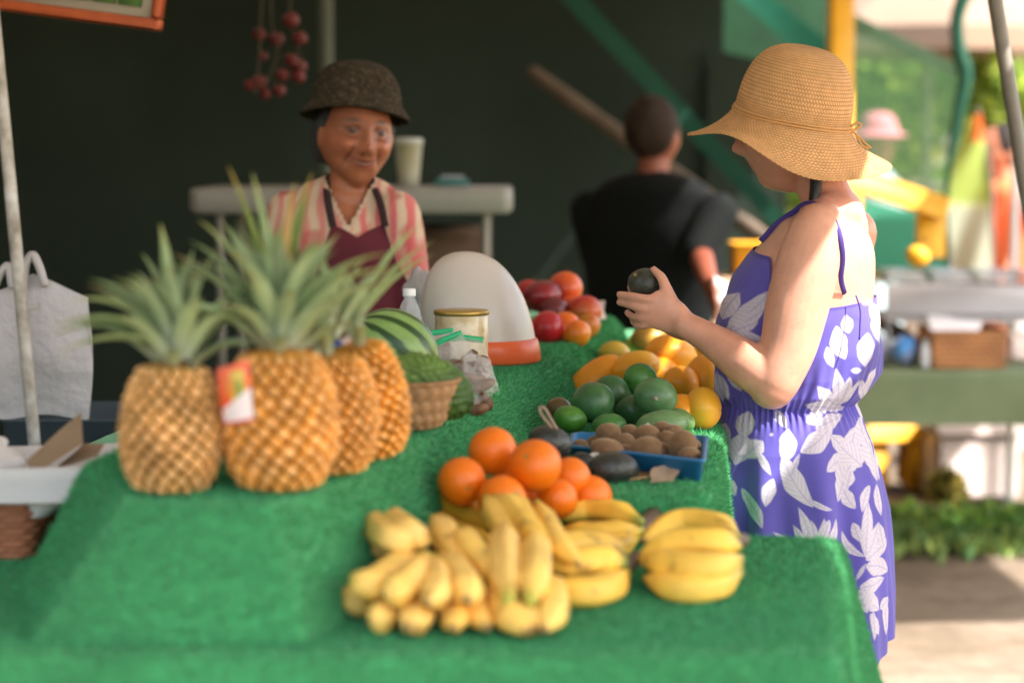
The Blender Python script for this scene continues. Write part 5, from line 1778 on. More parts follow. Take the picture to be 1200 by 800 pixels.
vendor = mk("person", G().add(V, Q, T, col), skin("tanned_skin", SKV, 0.4, 0.06), origin=(*K(400, 400)[:2], 0))
tag(vendor, "smiling old vendor in dark knitted hat, pink striped blouse and maroon apron", "person")
vb = BVHTree.FromPolygons([tuple(p) for p in V], [tuple(q) for q in Q] + [tuple(q) for q in T])
# blouse
parts = [limb([(*K(400, 400), .150, .118), (*K(400, 340), .146, .113), (*K(401, 290), .150, .108), (*K(403, 258), .130, .088), (*K(405, 240), .098, .070), (*K(406, 228), .076, .062), (*K(408, 216), .062, .058)], 36, 32, side=(1, 0.1, 0), rnd=False)]
for sx, px_ in ((-1, 350), (1, 458)):
    parts.append(limb([(*K(408 + sx * 18, 218), .030), (*K(408 + sx * 36, 236), .045), (*K(px_, 262), .054)], 14, 16))
for sh, el_, ha in arms:
    parts.append(limb([(*(sh + [0, 0, 0.008]), .056), (*(sh * .5 + el_ * .5), .056), (*(sh * .12 + el_ * .88), .054)], 20, 20))
V, Q, T = remesh(parts, 0.006, 3)
V += 0.004 * np.c_[sn(V, 28, 232), sn(V, 28, 233), 0 * V[:, 0]]
xx = V[:, 0] * 1.0 + 0.10 * (V[:, 2]) * np.sign(V[:, 0] - vh[0]) * 0.5 + 0.018 * sn(V, 14, 234) + 0.006 * sn(V, 45, 236)
s_ = 0.5 + 0.5 * np.sin(xx * 2 * PI / 0.036)
col = mixc([0.62, 0.47, 0.34], [0.60, 0.145, 0.15], np.clip(sm(0.30, 0.85, s_) * (0.75 + 0.35 * sn(V, 22, 237)), 0, 1))
fleck = sm(0.35, 0.8, sn(V, 80, 235))
col = col * (1 - 0.6 * fleck[:, None]) + np.array([0.45, 0.08, 0.07]) * 0.6 * fleck[:, None]
neckm = (np.abs(V[:, 0] - K(408, 240)[0]) < 0.062 * np.clip((V[:, 2] - K(0, 262)[2]) / 0.04, 0, 1)) & (V[:, 1] < DVn)
zk = lambda y_: K(408, y_)[2]
vx = np.abs(V[:, 0] - K(412, 230)[0] - 0.0)
vee = (vx < 0.047 * np.clip((V[:, 2] - zk(262)) / (zk(212) - zk(262)), 0, 1.3)) & (V[:, 1] < DVn - 0.01)
col = np.where((np.abs(vx - 0.047 * np.clip((V[:, 2] - zk(262)) / (zk(212) - zk(262)), 0, 1.3)) < 0.012)[:, None] & (V[:, 1] < DVn)[:, None] & (V[:, 2] > zk(262))[:, None], np.array([0.55, 0.40, 0.30]), col)
Q = Q[~vee[Q].any(1)]
T = T[~vee[T].any(1)] if len(T) else T
blouse = mk("blouse", G().add(V, Q, T, col), mat("striped_cotton", attr=True, rough=0.85, spec=0.15, bump=0.2, bscale=300, bdist=0.001), vendor)
# bare neckline (a scoop of skin set just proud of the blouse edge) is covered by the apron below
bb = BVHTree.FromPolygons([tuple(p) for p in V], [tuple(q) for q in Q] + [tuple(q) for q in T])


def on(bvh, p, off):
    h = bvh.ray_cast(Vector(p) + Vector((0.0, -0.6, 0.0)), Vector((0, 1, 0)))
    if h[0] is None:
        h = bvh.find_nearest(Vector(p))
    return np.array(h[0]) + np.array([0, -off, 0])


M_APRON = mat("maroon_apron", (0.105, 0.012, 0.022), 0.85, var=0.15, vscale=20, bump=0.2, bscale=300, bdist=0.001)
n1_, n2_ = 30, 34
rows = []
for k in range(n2_):
    y_ = 262 + (420 - 262) * k / (n2_ - 1)
    hw = np.interp(y_, [262, 300, 330, 420], [30, 42, 58, 66])
    for j in range(n1_):
        q_ = -1 + 2 * j / (n1_ - 1)
        yy = y_ + (14 * (1 - abs(q_)) ** 1.5 if k < 1 else 14 * (1 - abs(q_)) ** 1.5 * max(0, 1 - k / 6))
        rows.append(on(bb, K(423 + q_ * hw, yy), 0.005))
ap = mk("apron", G().add(np.array(rows), gridq(n1_, n2_)), M_APRON, blouse)
M_ASTRAP = mat("dark_strap", (0.03, 0.012, 0.014), 0.8)
for pts in (((384, 205), (386, 225), (390, 245), (395, 264)), ((434, 207), (442, 224), (450, 244), (454, 264))):
    P = np.array([on(bb, K(x, y), 0.004) for x, y in pts])
    P = spl(P, 20)
    mk("apron_strap", G().add(*tube(P, 0.008, 8, 0.002, side=(1, 0, 0))), M_ASTRAP, ap)
hp = [sphere(vh - vf * 0.022 + np.array([0, 0, 0.012]), (0.080, 0.088, 0.098), 36, 26, VR)]
for sx in (-1, 1):
    hp.append(limb([(*(vh + VR @ np.array([sx * 0.070, -0.012, 0.02])), .020), (*(vh + VR @ np.array([sx * 0.070, -0.03, -0.02])), .020), (*(vh + VR @ np.array([sx * 0.062, -0.045, -0.055])), .014)], 14, 12))
V, Q, T = remesh(hp, 0.006, 2)
mk("hair", G().add(V, Q, T), mat("greying_hair", (0.035, 0.031, 0.028), 0.7, bump=0.4, bscale=150), vendor)
M_KNIT = mat("knitted_wool", ramp=[(0.3, (0.026, 0.021, 0.016)), (0.55, (0.055, 0.042, 0.028)), (0.78, (0.13, 0.098, 0.060))], rscale=120, rough=0.95, bump=1.0, bscale=110, bdist=0.008, spec=0.1)
pr = spl([(0.001, .094), (.035, .092), (.064, .080), (.083, .056), (.090, .026), (.092, .008), (.098, -.002), (.107, -.010), (.115, -.016)], 50)
hx = axes(nrm((0.06, 0.16, 1)))
fn = lambda V: V * np.c_[1 + 0.02 * sn(V, 40, 240), 1 + 0.02 * sn(V, 40, 241), np.ones(len(V))] + np.c_[0 * V[:, 0], 0 * V[:, 0], sm(0.1, 0.14, np.hypot(V[:, 0], V[:, 1])) * (-0.020 * np.abs(np.cos(np.arctan2(V[:, 1], V[:, 0]))) - 0.006 + 0.004 * np.sin(3 * np.arctan2(V[:, 1], V[:, 0])))]
o = mk("knitted_hat", G().add(*revolve(pr, K(417, 127, 0.012), 90, hx, fn)), M_KNIT, vendor)
o.modifiers.new("thick", "SOLIDIFY").thickness = 0.006


# ------------------------------------------------------------------ people further back
def simple_person(D, headpx, face, skinc, label, shirt, shirtc, hairc, shoulders, hem, arms_, pants, hair_long=False, hatc=None, sc=1.0, feet=True):
    """a standing figure D metres away; pixel joints on that plane"""
    B = lambda px, py, dy=0.0: aty(px, py, D + dy)
    hc_ = B(*headpx)
    f = nrm(face)
    sd_ = nrm(np.cross(f, [0, 0, 1]))
    parts, R_ = head_parts(hc_, f, (0, 0, 1), sc)
    nk = hc_ + np.array([0, 0, -0.17 * sc]) - f * 0.02
    parts.append(limb([(*(hc_ + [0, 0, -0.06]), .05), (*nk, .052)], 10, 18))
    shc = nk + np.array([0, 0, -0.05])
    wst = np.array([*(shc[:2] - f[:2] * 0.0), shc[2] - 0.40])
    hipc = np.array([*shc[:2], shc[2] - 0.56])
    body = [(*nk, .07, .055), (*shc, shoulders * 0.85, .085), (*(shc + [0, 0, -.12]), shoulders * 0.95, .11), (*wst, shoulders * 0.82, .105), (*hipc, shoulders * 0.9, .12)]
    parts.append(limb(body, 24, 24, side=sd_))
    aa = []
    for sgn, e_, h_ in arms_:
        s_ = shc + sd_ * sgn * shoulders + np.array([0, 0, -0.03])
        e2, h2 = B(*e_), B(*h_)
        parts.append(limb([(*s_, .055), (*(s_ * .5 + e2 * .5), .048), (*e2, .040)], 16, 16))
        parts.append(limb([(*e2, .039), (*(e2 * .5 + h2 * .5), .034), (*h2, .026)], 16, 16))
        dv_ = nrm(h2 - e2)
        parts.append(limb([(*h2, .028, .020), (*(h2 + dv_ * .09), .040, .016)], 10, 14, side=(0, 0.4, 1)))
        for k in range(4):
            b0 = h2 + dv_ * .085 + np.array([0.0, 0.004 * k, 0.028 - 0.019 * k])
            parts.append(finger([b0, b0 + dv_ * .035, b0 + dv_ * .06 + [0, 0, -.02]], .0095, .0075))
        parts.append(finger([h2 + dv_ * .02 + [0, -.01, .02], h2 + dv_ * .06 + [0, -.02, .045]], .011, .009))
        aa.append((s_, e2, h2))
    for sgn in (-1, 1):
        hp_ = hipc + sd_ * sgn * shoulders * 0.48
        an = np.array([*(hp_[:2]), 0.07])
        parts.append(limb([(*hp_, .085), (*(hp_ * .5 + an * .5), .058), (*an, .04)], 20, 16))
        parts.append(limb([(*(an * [1, 1, 0] - f * .03 + [0, 0, .036]), .036, .03), (*(an * [1, 1, 0] + f * .15 + [0, 0, .024]), .04, .02)], 12, 14, side=sd_))
    V, Q, T = remesh(parts, 0.008, 2)
    col = np.tile(np.array(skinc), (len(V), 1)) * (1 + 0.08 * sn(V, 20, 250))[:, None]
    face_colour(V, col, hc_, R_, sc)
    p = mk("person", G().add(V, Q, T, col), skin("skin", skinc), origin=(*shc[:2], 0))
    tag(p, label, "person")
    cl = [limb([(*(np.array(b[:3])), b[3] + .018, b[4] + .018) for b in body[1:]] + [(*(hipc + [0, 0, -hem]), shoulders * .95 + .02, .15)], 26, 26, side=sd_)]
    cl.append(limb([(*(nk + [0, 0, 0.005]), .068, .06), (*shc, shoulders * .7, .09)], 10, 20, side=sd_))
    for s_, e2, h2 in aa:
        cl.append(limb([(*s_, .068), (*(s_ * .5 + e2 * .5), .062), (*(s_ * .05 + e2 * .95), .056)], 16, 18))
    V, Q, T = remesh(cl, 0.010, 2)
    V += 0.008 * np.c_[sn(V, 14, 252), sn(V, 14, 253), 0 * V[:, 0]]
    mk(shirt, G().add(V, Q, T), mat(shirt + "_cloth", shirtc, 0.85, var=0.12, vscale=10, spec=0.15), p)
    if pants:
        cl = []
        for sgn in (-1, 1):
            hp_ = hipc + sd_ * sgn * shoulders * 0.48
            an = np.array([*(hp_[:2]), 0.10])
            cl.append(limb([(*(hp_ + [0, 0, .04]), .105), (*(hp_ * .5 + an * .5), .078), (*an, .062)], 20, 16))
        V, Q, T = remesh(cl, 0.012, 2)
        mk("trousers", G().add(V, Q, T), mat("trousers_cloth", pants, 0.85), p)
    hs = [sphere(hc_ - f * 0.024 * sc + np.array([0, 0, 0.020 * sc]), (0.086 * sc, 0.096 * sc, 0.104 * sc), 32, 24, R_, lambda D: 1 + 0.03 * sn(D, 6, 254))]
    if hair_long:
        hs.append(limb([(*(hc_ - f * .05), .075, .05), (*(hc_ - f * .07 + [0, 0, -.14]), .07, .035), (*(hc_ - f * .08 + [0, 0, -.24]), .04, .02)], 14, 16, side=sd_))
    V, Q, T = remesh(hs, 0.008, 2)
    mk("hair", G().add(V, Q, T), mat("hair", hairc, 0.75, bump=0.6, bscale=90, spec=0.2), p)
    if hatc:
        pr = spl([(0.001, .10), (.05, .095), (.085, .06), (.095, .02), (.11, .0), (.15, -.02)], 30)
        o = mk("sun_hat", G().add(*revolve(pr, hc_ + [0, 0, 0.045], 40)), mat("hat_cloth", hatc, 0.8), p)
        o.modifiers.new("thick", "SOLIDIFY").thickness = 0.004
    return p, hc_, shc


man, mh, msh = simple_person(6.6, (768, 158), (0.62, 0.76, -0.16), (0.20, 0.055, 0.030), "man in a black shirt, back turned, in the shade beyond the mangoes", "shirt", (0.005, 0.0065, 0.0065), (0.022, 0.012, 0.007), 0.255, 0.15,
                             [(1, (820, 296, -0.24), (832, 334, -0.48)), (-1, (700, 300, 0.1), (770, 330, 0.25))], (0.012, 0.013, 0.014))
# cloth in the man's hand
V, Q, T = sphere(aty(845, 346, 6.06), (0.026, 0.03, 0.055), 40, 30, rotm(0, -0.3, 0), lambda D: 1 + 0.15 * sn(D, 4, 260))
tag(mk("cloth", G().add(V, Q, T), M_WPAPER), "white crumpled cloth in the black shirted man's hand", "cloth")
simple_person(9.2, (1170, 178), (-0.9, -0.4, -0.1), (0.42, 0.16, 0.09), "dark haired person in bright coral top, behind the slanting grey canopy pole", "top", (0.78, 0.20, 0.085), (0.02, 0.014, 0.012), 0.19, 0.15,
              [(1, (1140, 268, -0.2), (1148, 316, -0.3)), (-1, (1200, 268, 0), (1180, 318, -0.2))], (0.55, 0.50, 0.48))
simple_person(10.5, (1029, 166), (0.7, -0.6, 0), (0.50, 0.24, 0.17), "person in a pink sun hat and pale blue top, far back behind the green net", "top", (0.40, 0.52, 0.55), (0.10, 0.05, 0.03), 0.18, 0.15,
              [(1, (1052, 250, 0), (1040, 290, -0.1)), (-1, (1005, 250, 0), (1010, 290, 0))], (0.20, 0.24, 0.30), hatc=(0.66, 0.22, 0.27))
# ------------------------------------------------------------------ the stall's shell
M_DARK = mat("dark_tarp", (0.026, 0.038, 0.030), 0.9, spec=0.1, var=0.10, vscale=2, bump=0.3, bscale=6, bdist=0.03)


def cloth(corners, n, amp, seed, sc=3.0, th=0.006, m=None):
    P, Q, u, v = sheet(corners, n, 0.0)
    a, b, d = np.array(corners[0]), np.array(corners[1]), np.array(corners[3])
    nn = nrm(np.cross(b - a, d - a))
    o = (amp * sn(P, sc, seed))[:, None] * nn
    N = len(P)
    return np.vstack([P + o, P + o + nn * th]), np.vstack([Q, Q[:, ::-1] + N]), []


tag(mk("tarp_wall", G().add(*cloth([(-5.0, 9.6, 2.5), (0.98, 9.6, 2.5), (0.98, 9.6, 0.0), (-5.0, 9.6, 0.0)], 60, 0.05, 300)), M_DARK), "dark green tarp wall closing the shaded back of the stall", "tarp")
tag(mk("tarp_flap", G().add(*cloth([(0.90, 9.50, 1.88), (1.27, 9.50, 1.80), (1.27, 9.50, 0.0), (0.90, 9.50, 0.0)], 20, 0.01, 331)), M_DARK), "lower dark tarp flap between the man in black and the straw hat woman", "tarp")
tag(mk("tarp_wall", G().add(*cloth([(-3.6, 2.0, 2.5), (-3.6, 9.55, 2.5), (-3.6, 9.55, 0.0), (-3.6, 2.0, 0.0)], 50, 0.04, 301)), M_DARK), "dark green tarp hung along the stall's shaded side behind the pole with bags", "tarp")  # side wall out of view, added to keep the stall interior dark
M_CANOPY = mat("canopy_fabric", (0.56, 0.51, 0.43), 0.8, transl=0.42, var=0.05, vscale=3)
CZT = 2.36
t = thing("stall_canopy", (-0.5, 5, CZT), "unseen fabric canopy over the fruit stall, extra panels added to shape the sun", "canopy")
mk("fabric_panel", G().add(*cloth([(-3.6, 0.9, CZT), (1.385, 0.9, CZT), (1.385, 9.7, CZT + .1), (-3.6, 9.7, CZT + .1)], 40, 0.03, 302, 1.5)), M_CANOPY, t)
mk("fabric_panel", G().add(*cloth([(1.61, 1.2, CZT), (2.75, 1.2, CZT), (2.75, 4.6, CZT), (1.61, 4.6, CZT)], 20, 0.02, 303, 1.5)), M_CANOPY, t)  # added panel; the gap beside it shapes the sun on the woman's back
mk("fabric_panel", G().add(*cloth([(1.39, 1.0, CZT + .02), (1.605, 1.0, CZT + .02), (1.605, 2.9, CZT + .02), (1.39, 2.9, CZT + .02)], 10, 0.004, 306, 1.5)), M_CANOPY, t)  # added strip closing the gap, keeps sun off the front table
mk("fabric_panel", G().add(*cloth([(1.39, 3.36, CZT + .02), (1.605, 3.36, CZT + .02), (1.605, 4.6, CZT + .02), (1.39, 4.6, CZT + .02)], 10, 0.004, 305, 1.5)), M_CANOPY, t)  # added strip closing the gap, keeps sun off the papayas
mk("fabric_panel", G().add(*cloth([(1.39, 7.4, CZT + .05), (2.0, 7.4, CZT + .05), (2.0, 9.7, CZT + .12), (1.39, 9.7, CZT + .12)], 20, 0.01, 304, 1.5)), M_CANOPY, t)  # added panel keeping sun off the back tarp wall
t = thing("added_canopy", (3.05, 6.6, 2.5), "unseen canopy added to keep the sun off the far sage clothed table", "canopy")
mk("fabric_panel", G().add(*cloth([(2.5, 5.2, 2.55), (3.6, 5.2, 2.55), (3.6, 7.5, 2.55), (2.5, 7.5, 2.55)], 20, 0.02, 330, 1.5)), M_CANOPY, t)  # unseen panel added and sized to shade the far table's goods
for px_, py_ in ((3.55, 5.25), (3.55, 7.45)):
    mk("pole", G().add(*limb([(px_, py_, z, 0.016) for z in (0.0, 1.3, 2.54)], 6, 12)), mat("canopy_leg", (0.3, 0.3, 0.3), 0.5), t)
# the leaning grey pole by the open side and a thin white one
M_GREY = mat("grey_pole", (0.20, 0.18, 0.15), 0.5, metal=0.3, var=0.2, vscale=12)
p0, p1 = aty(1166, 0, 4.3), aty(1203, 225, 4.25)
dd = (p0 - p1) / (p0[2] - p1[2])
t = thing("canopy_pole", p1 + dd * (0 - p1[2]), "slanting grey metal canopy pole crossing the coral clad person", "pole")
mk("pole", G().add(*limb([(*(p1 + dd * (z - p1[2])), 0.0155) for z in np.linspace(0.01, 2.36, 6)], 20, 18)), M_GREY, t)
b = p1 + dd * (0 - p1[2])
mk("base_plate", G().add(*box((b[0], b[1], 0.006), (0.12, 0.12, 0.012), bev=0.003)), M_GREY, t)
p = aty(1188, 300, 7.6)
tag(mk("thin_pole", G().add(*limb([(p[0], p[1], z, 0.014) for z in np.linspace(0.01, 1.52, 5)], 12, 14)), mat("white_metal", (0.72, 0.70, 0.70), 0.4)), "thin white upright pole between the grey pole and the coral top", "pole")
p = aty(382, 40, 7.5)
tag(mk("tent_pole", G().add(*limb([(p[0], p[1], z, 0.026) for z in np.linspace(0.0, 2.42, 6)], 14, 14)), mat("dim_pole", (0.085, 0.10, 0.075), 0.6)), "dim grey green upright pole above the old vendor's hat", "pole")

# menu frame hanging top left
fr = [aty(-170, -10, 4.6), aty(187, 37, 4.3)]
ux = nrm(fr[1] - fr[0])
uz = nrm(np.array([0.02, 0.05, 1]) - np.dot(np.array([0.02, 0.05, 1]), ux) * ux)
un = np.cross(ux, uz)
RF = np.stack([ux, -un, uz], 1)
Lf = np.linalg.norm(fr[1] - fr[0])
Hf = 0.42
o0 = fr[0]
C_ = lambda x, z, y=0: o0 + ux * x + uz * z + un * y
t = thing("hanging_board", C_(Lf / 2, 0), "orange framed board with green panes hanging at the stall's upper corner", "board")
g = G()
for (x, z, sx, sz) in ((Lf / 2, 0.012, Lf, 0.024), (Lf / 2, Hf - 0.012, Lf, 0.024), (0.012, Hf / 2, 0.024, Hf - 0.05), (Lf - 0.010, Hf / 2, 0.020, Hf - 0.05)):
    g.add(*box(C_(x, z), (sx, 0.03, sz), RF, 0.004))
mk("frame", g, mat("orange_frame", (0.48, 0.10, 0.03), 0.5, var=0.15, vscale=20), t)
mk("backing", G().add(*box(C_(Lf / 2, Hf / 2, 0.0), (Lf - 0.04, 0.012, Hf - 0.04), RF)), mat("white_backing", (0.50, 0.47, 0.38), 0.7), t)
M_PANE = mat("green_pane", (0.13, 0.25, 0.07), 0.4, var=0.25, vscale=9)
npn = 11
pw = (Lf - 0.08) / npn
for i in range(npn):
    for zz, hh in ((0.038, 0.10), (0.150, 0.10), (0.262, 0.10)):
        mk("pane", G().add(*box(C_(0.04 + pw * (i + 0.5), zz + hh / 2, 0.012 if un[1] < 0 else -0.012), (pw - 0.011, 0.008, hh - 0.012), RF)), M_PANE, t)
mk("cord", G().add(*limb([(*C_(Lf * 0.9, Hf), 0.003), (*(C_(Lf * 0.9, Hf) + [0, 0, max(0.05, 2.38 - C_(0, Hf)[2])]), 0.003)], 6, 8)), M_GREY, t)
# string of red fruit
M_REDB = mat("red_fruit", (0.12, 0.013, 0.012), 0.5, spec=0.4, var=0.15, vscale=20)
top = aty(325, -40, 5.6)
t = thing("red_garland", top, "hanging strings of small round red fruit in the dark behind the vendor", "garland")
g = G()
for xs_ in ((322, -60, 318, 20, 326, 60, 312, 100), (345, -60, 340, 20, 350, 60, 351, 90), (312, -60, 305, 30, 304, 70, 300, 110)):
    g.add(*limb([(*aty(xs_[i], xs_[i + 1], 5.6), 0.002) for i in range(0, 8, 2)], 20, 6))
mk("string", g, mat("string", (0.10, 0.07, 0.05), 0.8), t)
for i, (x, y, r) in enumerate(((341, 24, 10), (304, 41, 8), (324, 46, 9), (351, 45, 9), (341, 70, 8), (351, 78, 9), (331, 88, 8), (304, 96, 9), (327, 106, 8), (350, 90, 8), (293, 100, 7), (311, 110, 7), (343, 72, 7), (308, 66, 6))):
    c = aty(x, y, 5.6 + 0.02 * (i % 3))
    k = 5.6 / F
    V, Q, T = sphere(c, (r * k, r * k, r * k * 0.95), 20, 14, None, lambda D: 1 - 0.04 * D[:, 2] ** 4)
    mk("red_ball", G().add(V, Q, T), M_REDB, t)

# ------------------------------------------------------------------ counter behind the vendor
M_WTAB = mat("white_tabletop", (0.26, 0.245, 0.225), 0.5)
Yc = 6.1
zt = aty(500, 221, Yc - 0.25)[2]
x0, x1 = aty(236, 240, Yc)[0], aty(601, 240, Yc)[0]
t = thing("folding_table", ((x0 + x1) / 2, Yc, 0), "white plastic table in the dark behind the old vendor, a tall cup on it", "table")
O = rrect(x0, x1, Yc - 0.25, Yc + 0.35, 0.035, 6)
hT = 0.072
V = []
n = len(O)
c0 = O.mean(0)
rows = [(O * 0.97 + c0 * 0.03, zt - hT), (O, zt - hT + 0.012), (O, zt - 0.012), (O * 0.985 + c0 * 0.015, zt)]
V = np.vstack([np.c_[a_, np.full(n, z_)] for a_, z_ in rows] + [[[*c0, zt - hT]], [[*c0, zt]]])
i = np.arange(n)
j = (i + 1) % n
Q = np.vstack([np.stack([i + k * n, j + k * n, j + (k + 1) * n, i + (k + 1) * n], 1) for k in range(3)])
T = np.vstack([np.stack([j, i, np.full(n, 4 * n)], 1), np.stack([i + 3 * n, j + 3 * n, np.full(n, 4 * n + 1)], 1)])
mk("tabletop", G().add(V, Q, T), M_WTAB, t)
for lx in (x0 + 0.08, x1 - 0.08):
    for ly in (Yc - 0.18, Yc + 0.28):
        mk("leg", G().add(*limb([(lx, ly, zt - hT, 0.013), (lx, ly, 0.005, 0.013)], 6, 12)), M_GREY, t)
c = aty(479, 222, Yc - 0.05)
c[2] = zt + 0.001
h = aty(479, 162, Yc - 0.05)[2] - zt
t = thing("drink_cup", c, "tall pale drink cup standing on the white table behind the vendor", "cup")
mk("cup_body", G().add(*revolve([(0.001, 0), (0.031, 0.002), (0.033, h * .3), (0.041, h * .88), (0.043, h * .9), (0.040, h * .9)], c, 36)), mat("cup_plastic", ramp=[(0.35, (0.30, 0.27, 0.13)), (0.6, (0.42, 0.41, 0.35))], rscale=6, rough=0.4), t)
mk("cup_lid", G().add(*revolve([(0.043, h * .9), (0.045, h * .92), (0.042, h * .97), (0.036, h), (0.001, h)], c, 36)), mat("cup_lid", (0.45, 0.45, 0.42), 0.4), t)
c = aty(530, 221, Yc)
c[2] = zt + 0.001
t = thing("plastic_box", c, "small teal box with a pale lid on the white table", "box")
mk("box_body", G().add(*box(c + [0, 0, 0.012], (0.10, 0.08, 0.022), bev=0.003)), mat("teal_plastic", (0.03, 0.12, 0.11), 0.5), t)
mk("box_lid", G().add(*box(c + [0.0, 0, 0.029], (0.07, 0.06, 0.010), bev=0.003)), mat("pale_plastic", (0.25, 0.28, 0.30), 0.5), t)
c = aty(528, 315, 6.4)
t = thing("cardboard_box", (c[0], c[1], 0.0), "dim brown cardboard box standing in the shade under the white table", "box")
hb = aty(528, 270, 6.3)[2]
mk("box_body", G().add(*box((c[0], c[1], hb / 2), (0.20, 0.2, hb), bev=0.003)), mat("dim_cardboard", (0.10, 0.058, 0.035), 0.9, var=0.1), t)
mk("flap", G().add(*box((c[0], c[1] - 0.15, hb + 0.004), (0.2, 0.10, 0.004), rotm(0.3, 0, 0))), mat("dim_cardboard_flap", (0.11, 0.065, 0.04), 0.9), t)
c = aty(118, 520, 4.2)
t = thing("storage_crate", (c[0], c[1], 0), "dim blue grey crate in the shade behind the tan pineapple", "crate")
hh = aty(118, 492, 4.1)[2]
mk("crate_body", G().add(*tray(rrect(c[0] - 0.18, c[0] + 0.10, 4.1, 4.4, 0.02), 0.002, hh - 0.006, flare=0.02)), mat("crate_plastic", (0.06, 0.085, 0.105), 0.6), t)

# ------------------------------------------------------------------ slanting pole and green awnings behind the man
M_BAMB = mat("bamboo", (0.10, 0.072, 0.048), 0.7, var=0.3, vscale=12)
A_, B_ = aty(626, 86, 8.2), aty(905, 285, 7.8)
d_ = B_ - A_
t = tag(mk("bamboo_pole", G().add(*limb([(*(A_ - d_ * 0.00), .028), (*(A_ + d_ * .5), .031), (*(B_ + d_ * 0.9), .031)], 30, 14)), M_BAMB), "slanting tan bamboo pole running down behind the man in black", "pole")
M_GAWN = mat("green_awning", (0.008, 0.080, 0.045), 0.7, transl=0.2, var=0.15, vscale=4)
M_GAWN2 = mat("green_awning_sunlit", (0.018, 0.16, 0.085), 0.7, transl=0.35, var=0.12, vscale=5)  # lighter copy of the awning green, sunlight put into the colour
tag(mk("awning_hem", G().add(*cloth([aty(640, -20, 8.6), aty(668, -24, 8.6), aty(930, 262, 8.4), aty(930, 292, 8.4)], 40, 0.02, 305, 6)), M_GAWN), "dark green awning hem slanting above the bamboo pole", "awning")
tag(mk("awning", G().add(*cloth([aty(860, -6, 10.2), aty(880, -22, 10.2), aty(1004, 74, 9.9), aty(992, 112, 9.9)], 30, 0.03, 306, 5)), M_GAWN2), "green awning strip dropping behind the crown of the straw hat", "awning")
tag(mk("darkening_cloth", G().add(*cloth([aty(838, -60, 10.6), aty(976, -60, 10.6), aty(976, 70, 10.6), aty(838, 150, 10.6)], 30, 0.04, 340, 4)), mat("deep_green_cloth", (0.018, 0.075, 0.030), 0.8, transl=0.35, var=0.35, vscale=3)), "deep green cloth added to darken the foliage behind the straw hat", "shade cloth")  # sheet added to darken the background and soften the tarp wall's edge
# green net: a translucent side curtain seen against the sunlit garden
M_NET = bpy.data.materials.new("green_net")
M_NET.use_nodes = True
nt = M_NET.node_tree
bs = nt.nodes["Principled BSDF"]
bs.inputs["Base Color"].default_value = (0.17, 0.38, 0.17, 1)
bs.inputs["Roughness"].default_value = 0.8
tr = nt.nodes.new("ShaderNodeBsdfTransparent")
tl = nt.nodes.new("ShaderNodeBsdfTranslucent")
tl.inputs[0].default_value = (0.22, 0.46, 0.22, 1)
m1, m2 = nt.nodes.new("ShaderNodeMixShader"), nt.nodes.new("ShaderNodeMixShader")
m1.inputs[0].default_value, m2.inputs[0].default_value = 0.5, 0.52
nt.links.new(bs.outputs[0], m1.inputs[1])
nt.links.new(tl.outputs[0], m1.inputs[2])
nt.links.new(tr.outputs[0], m2.inputs[1])
nt.links.new(m1.outputs[0], m2.inputs[2])
nt.links.new(m2.outputs[0], nt.nodes["Material Output"].inputs["Surface"])
P, Q, u, v = sheet([aty(985, 22, 9.4), aty(1126, 88, 9.2), aty(1098, 330, 9.2), aty(960, 330, 9.4)], 40, 0.0)
P[:, 1] += 0.05 * sn(P, 4, 308)
net = thing("net_curtain", aty(1045, 330, 9.3), "translucent green net curtain hung against the sunny garden", "net curtain")
mk("net", G().add(P, Q), M_NET, net)
mk("hem", G().add(*cloth([aty(983, 8, 9.35), aty(1130, 80, 9.15), aty(1128, 94, 9.15), aty(983, 30, 9.35)], 24, 0.01, 309)), mat("pale_net_hem", (0.20, 0.36, 0.24), 0.8, transl=0.3), net)
ed = spl([aty(1136, -20, 9.1), aty(1122, 20, 9.1), aty(1124, 60, 9.1), aty(1131, 92, 9.1), aty(1120, 150, 9.1), aty(1112, 210, 9.1), aty(1106, 262, 9.1), aty(1110, 330, 9.1)], 40)
mk("edge_fold", G().add(*tube(ed, np.interp(np.linspace(0, 1, 40), [0, .2, .35, .7, 1], [.036, .03, .036, .018, .026]), 12)), M_GAWN, net)

# yellow posts and boards
M_YEL = mat("yellow_paint", (0.74, 0.36, 0.015), 0.5, var=0.12, vscale=8)
p = aty(984, 100, 8.6)
tag(mk("yellow_post", G().add(*box((p[0], p[1], 1.15), (0.10, 0.10, 2.3), bev=0.008)), M_YEL), "yellow painted post rising behind the straw hat", "post")
def beam(a, b, w, d):
    a, b = np.array(a), np.array(b)
    ux = nrm(b - a)
    uy = nrm(np.array([0, 1, 0]) - ux[1] * ux)
    R_ = np.stack([ux, uy, np.cross(ux, uy)], 1)
    return box((a + b) / 2, (np.linalg.norm(b - a), d, w), R_, 0.006)


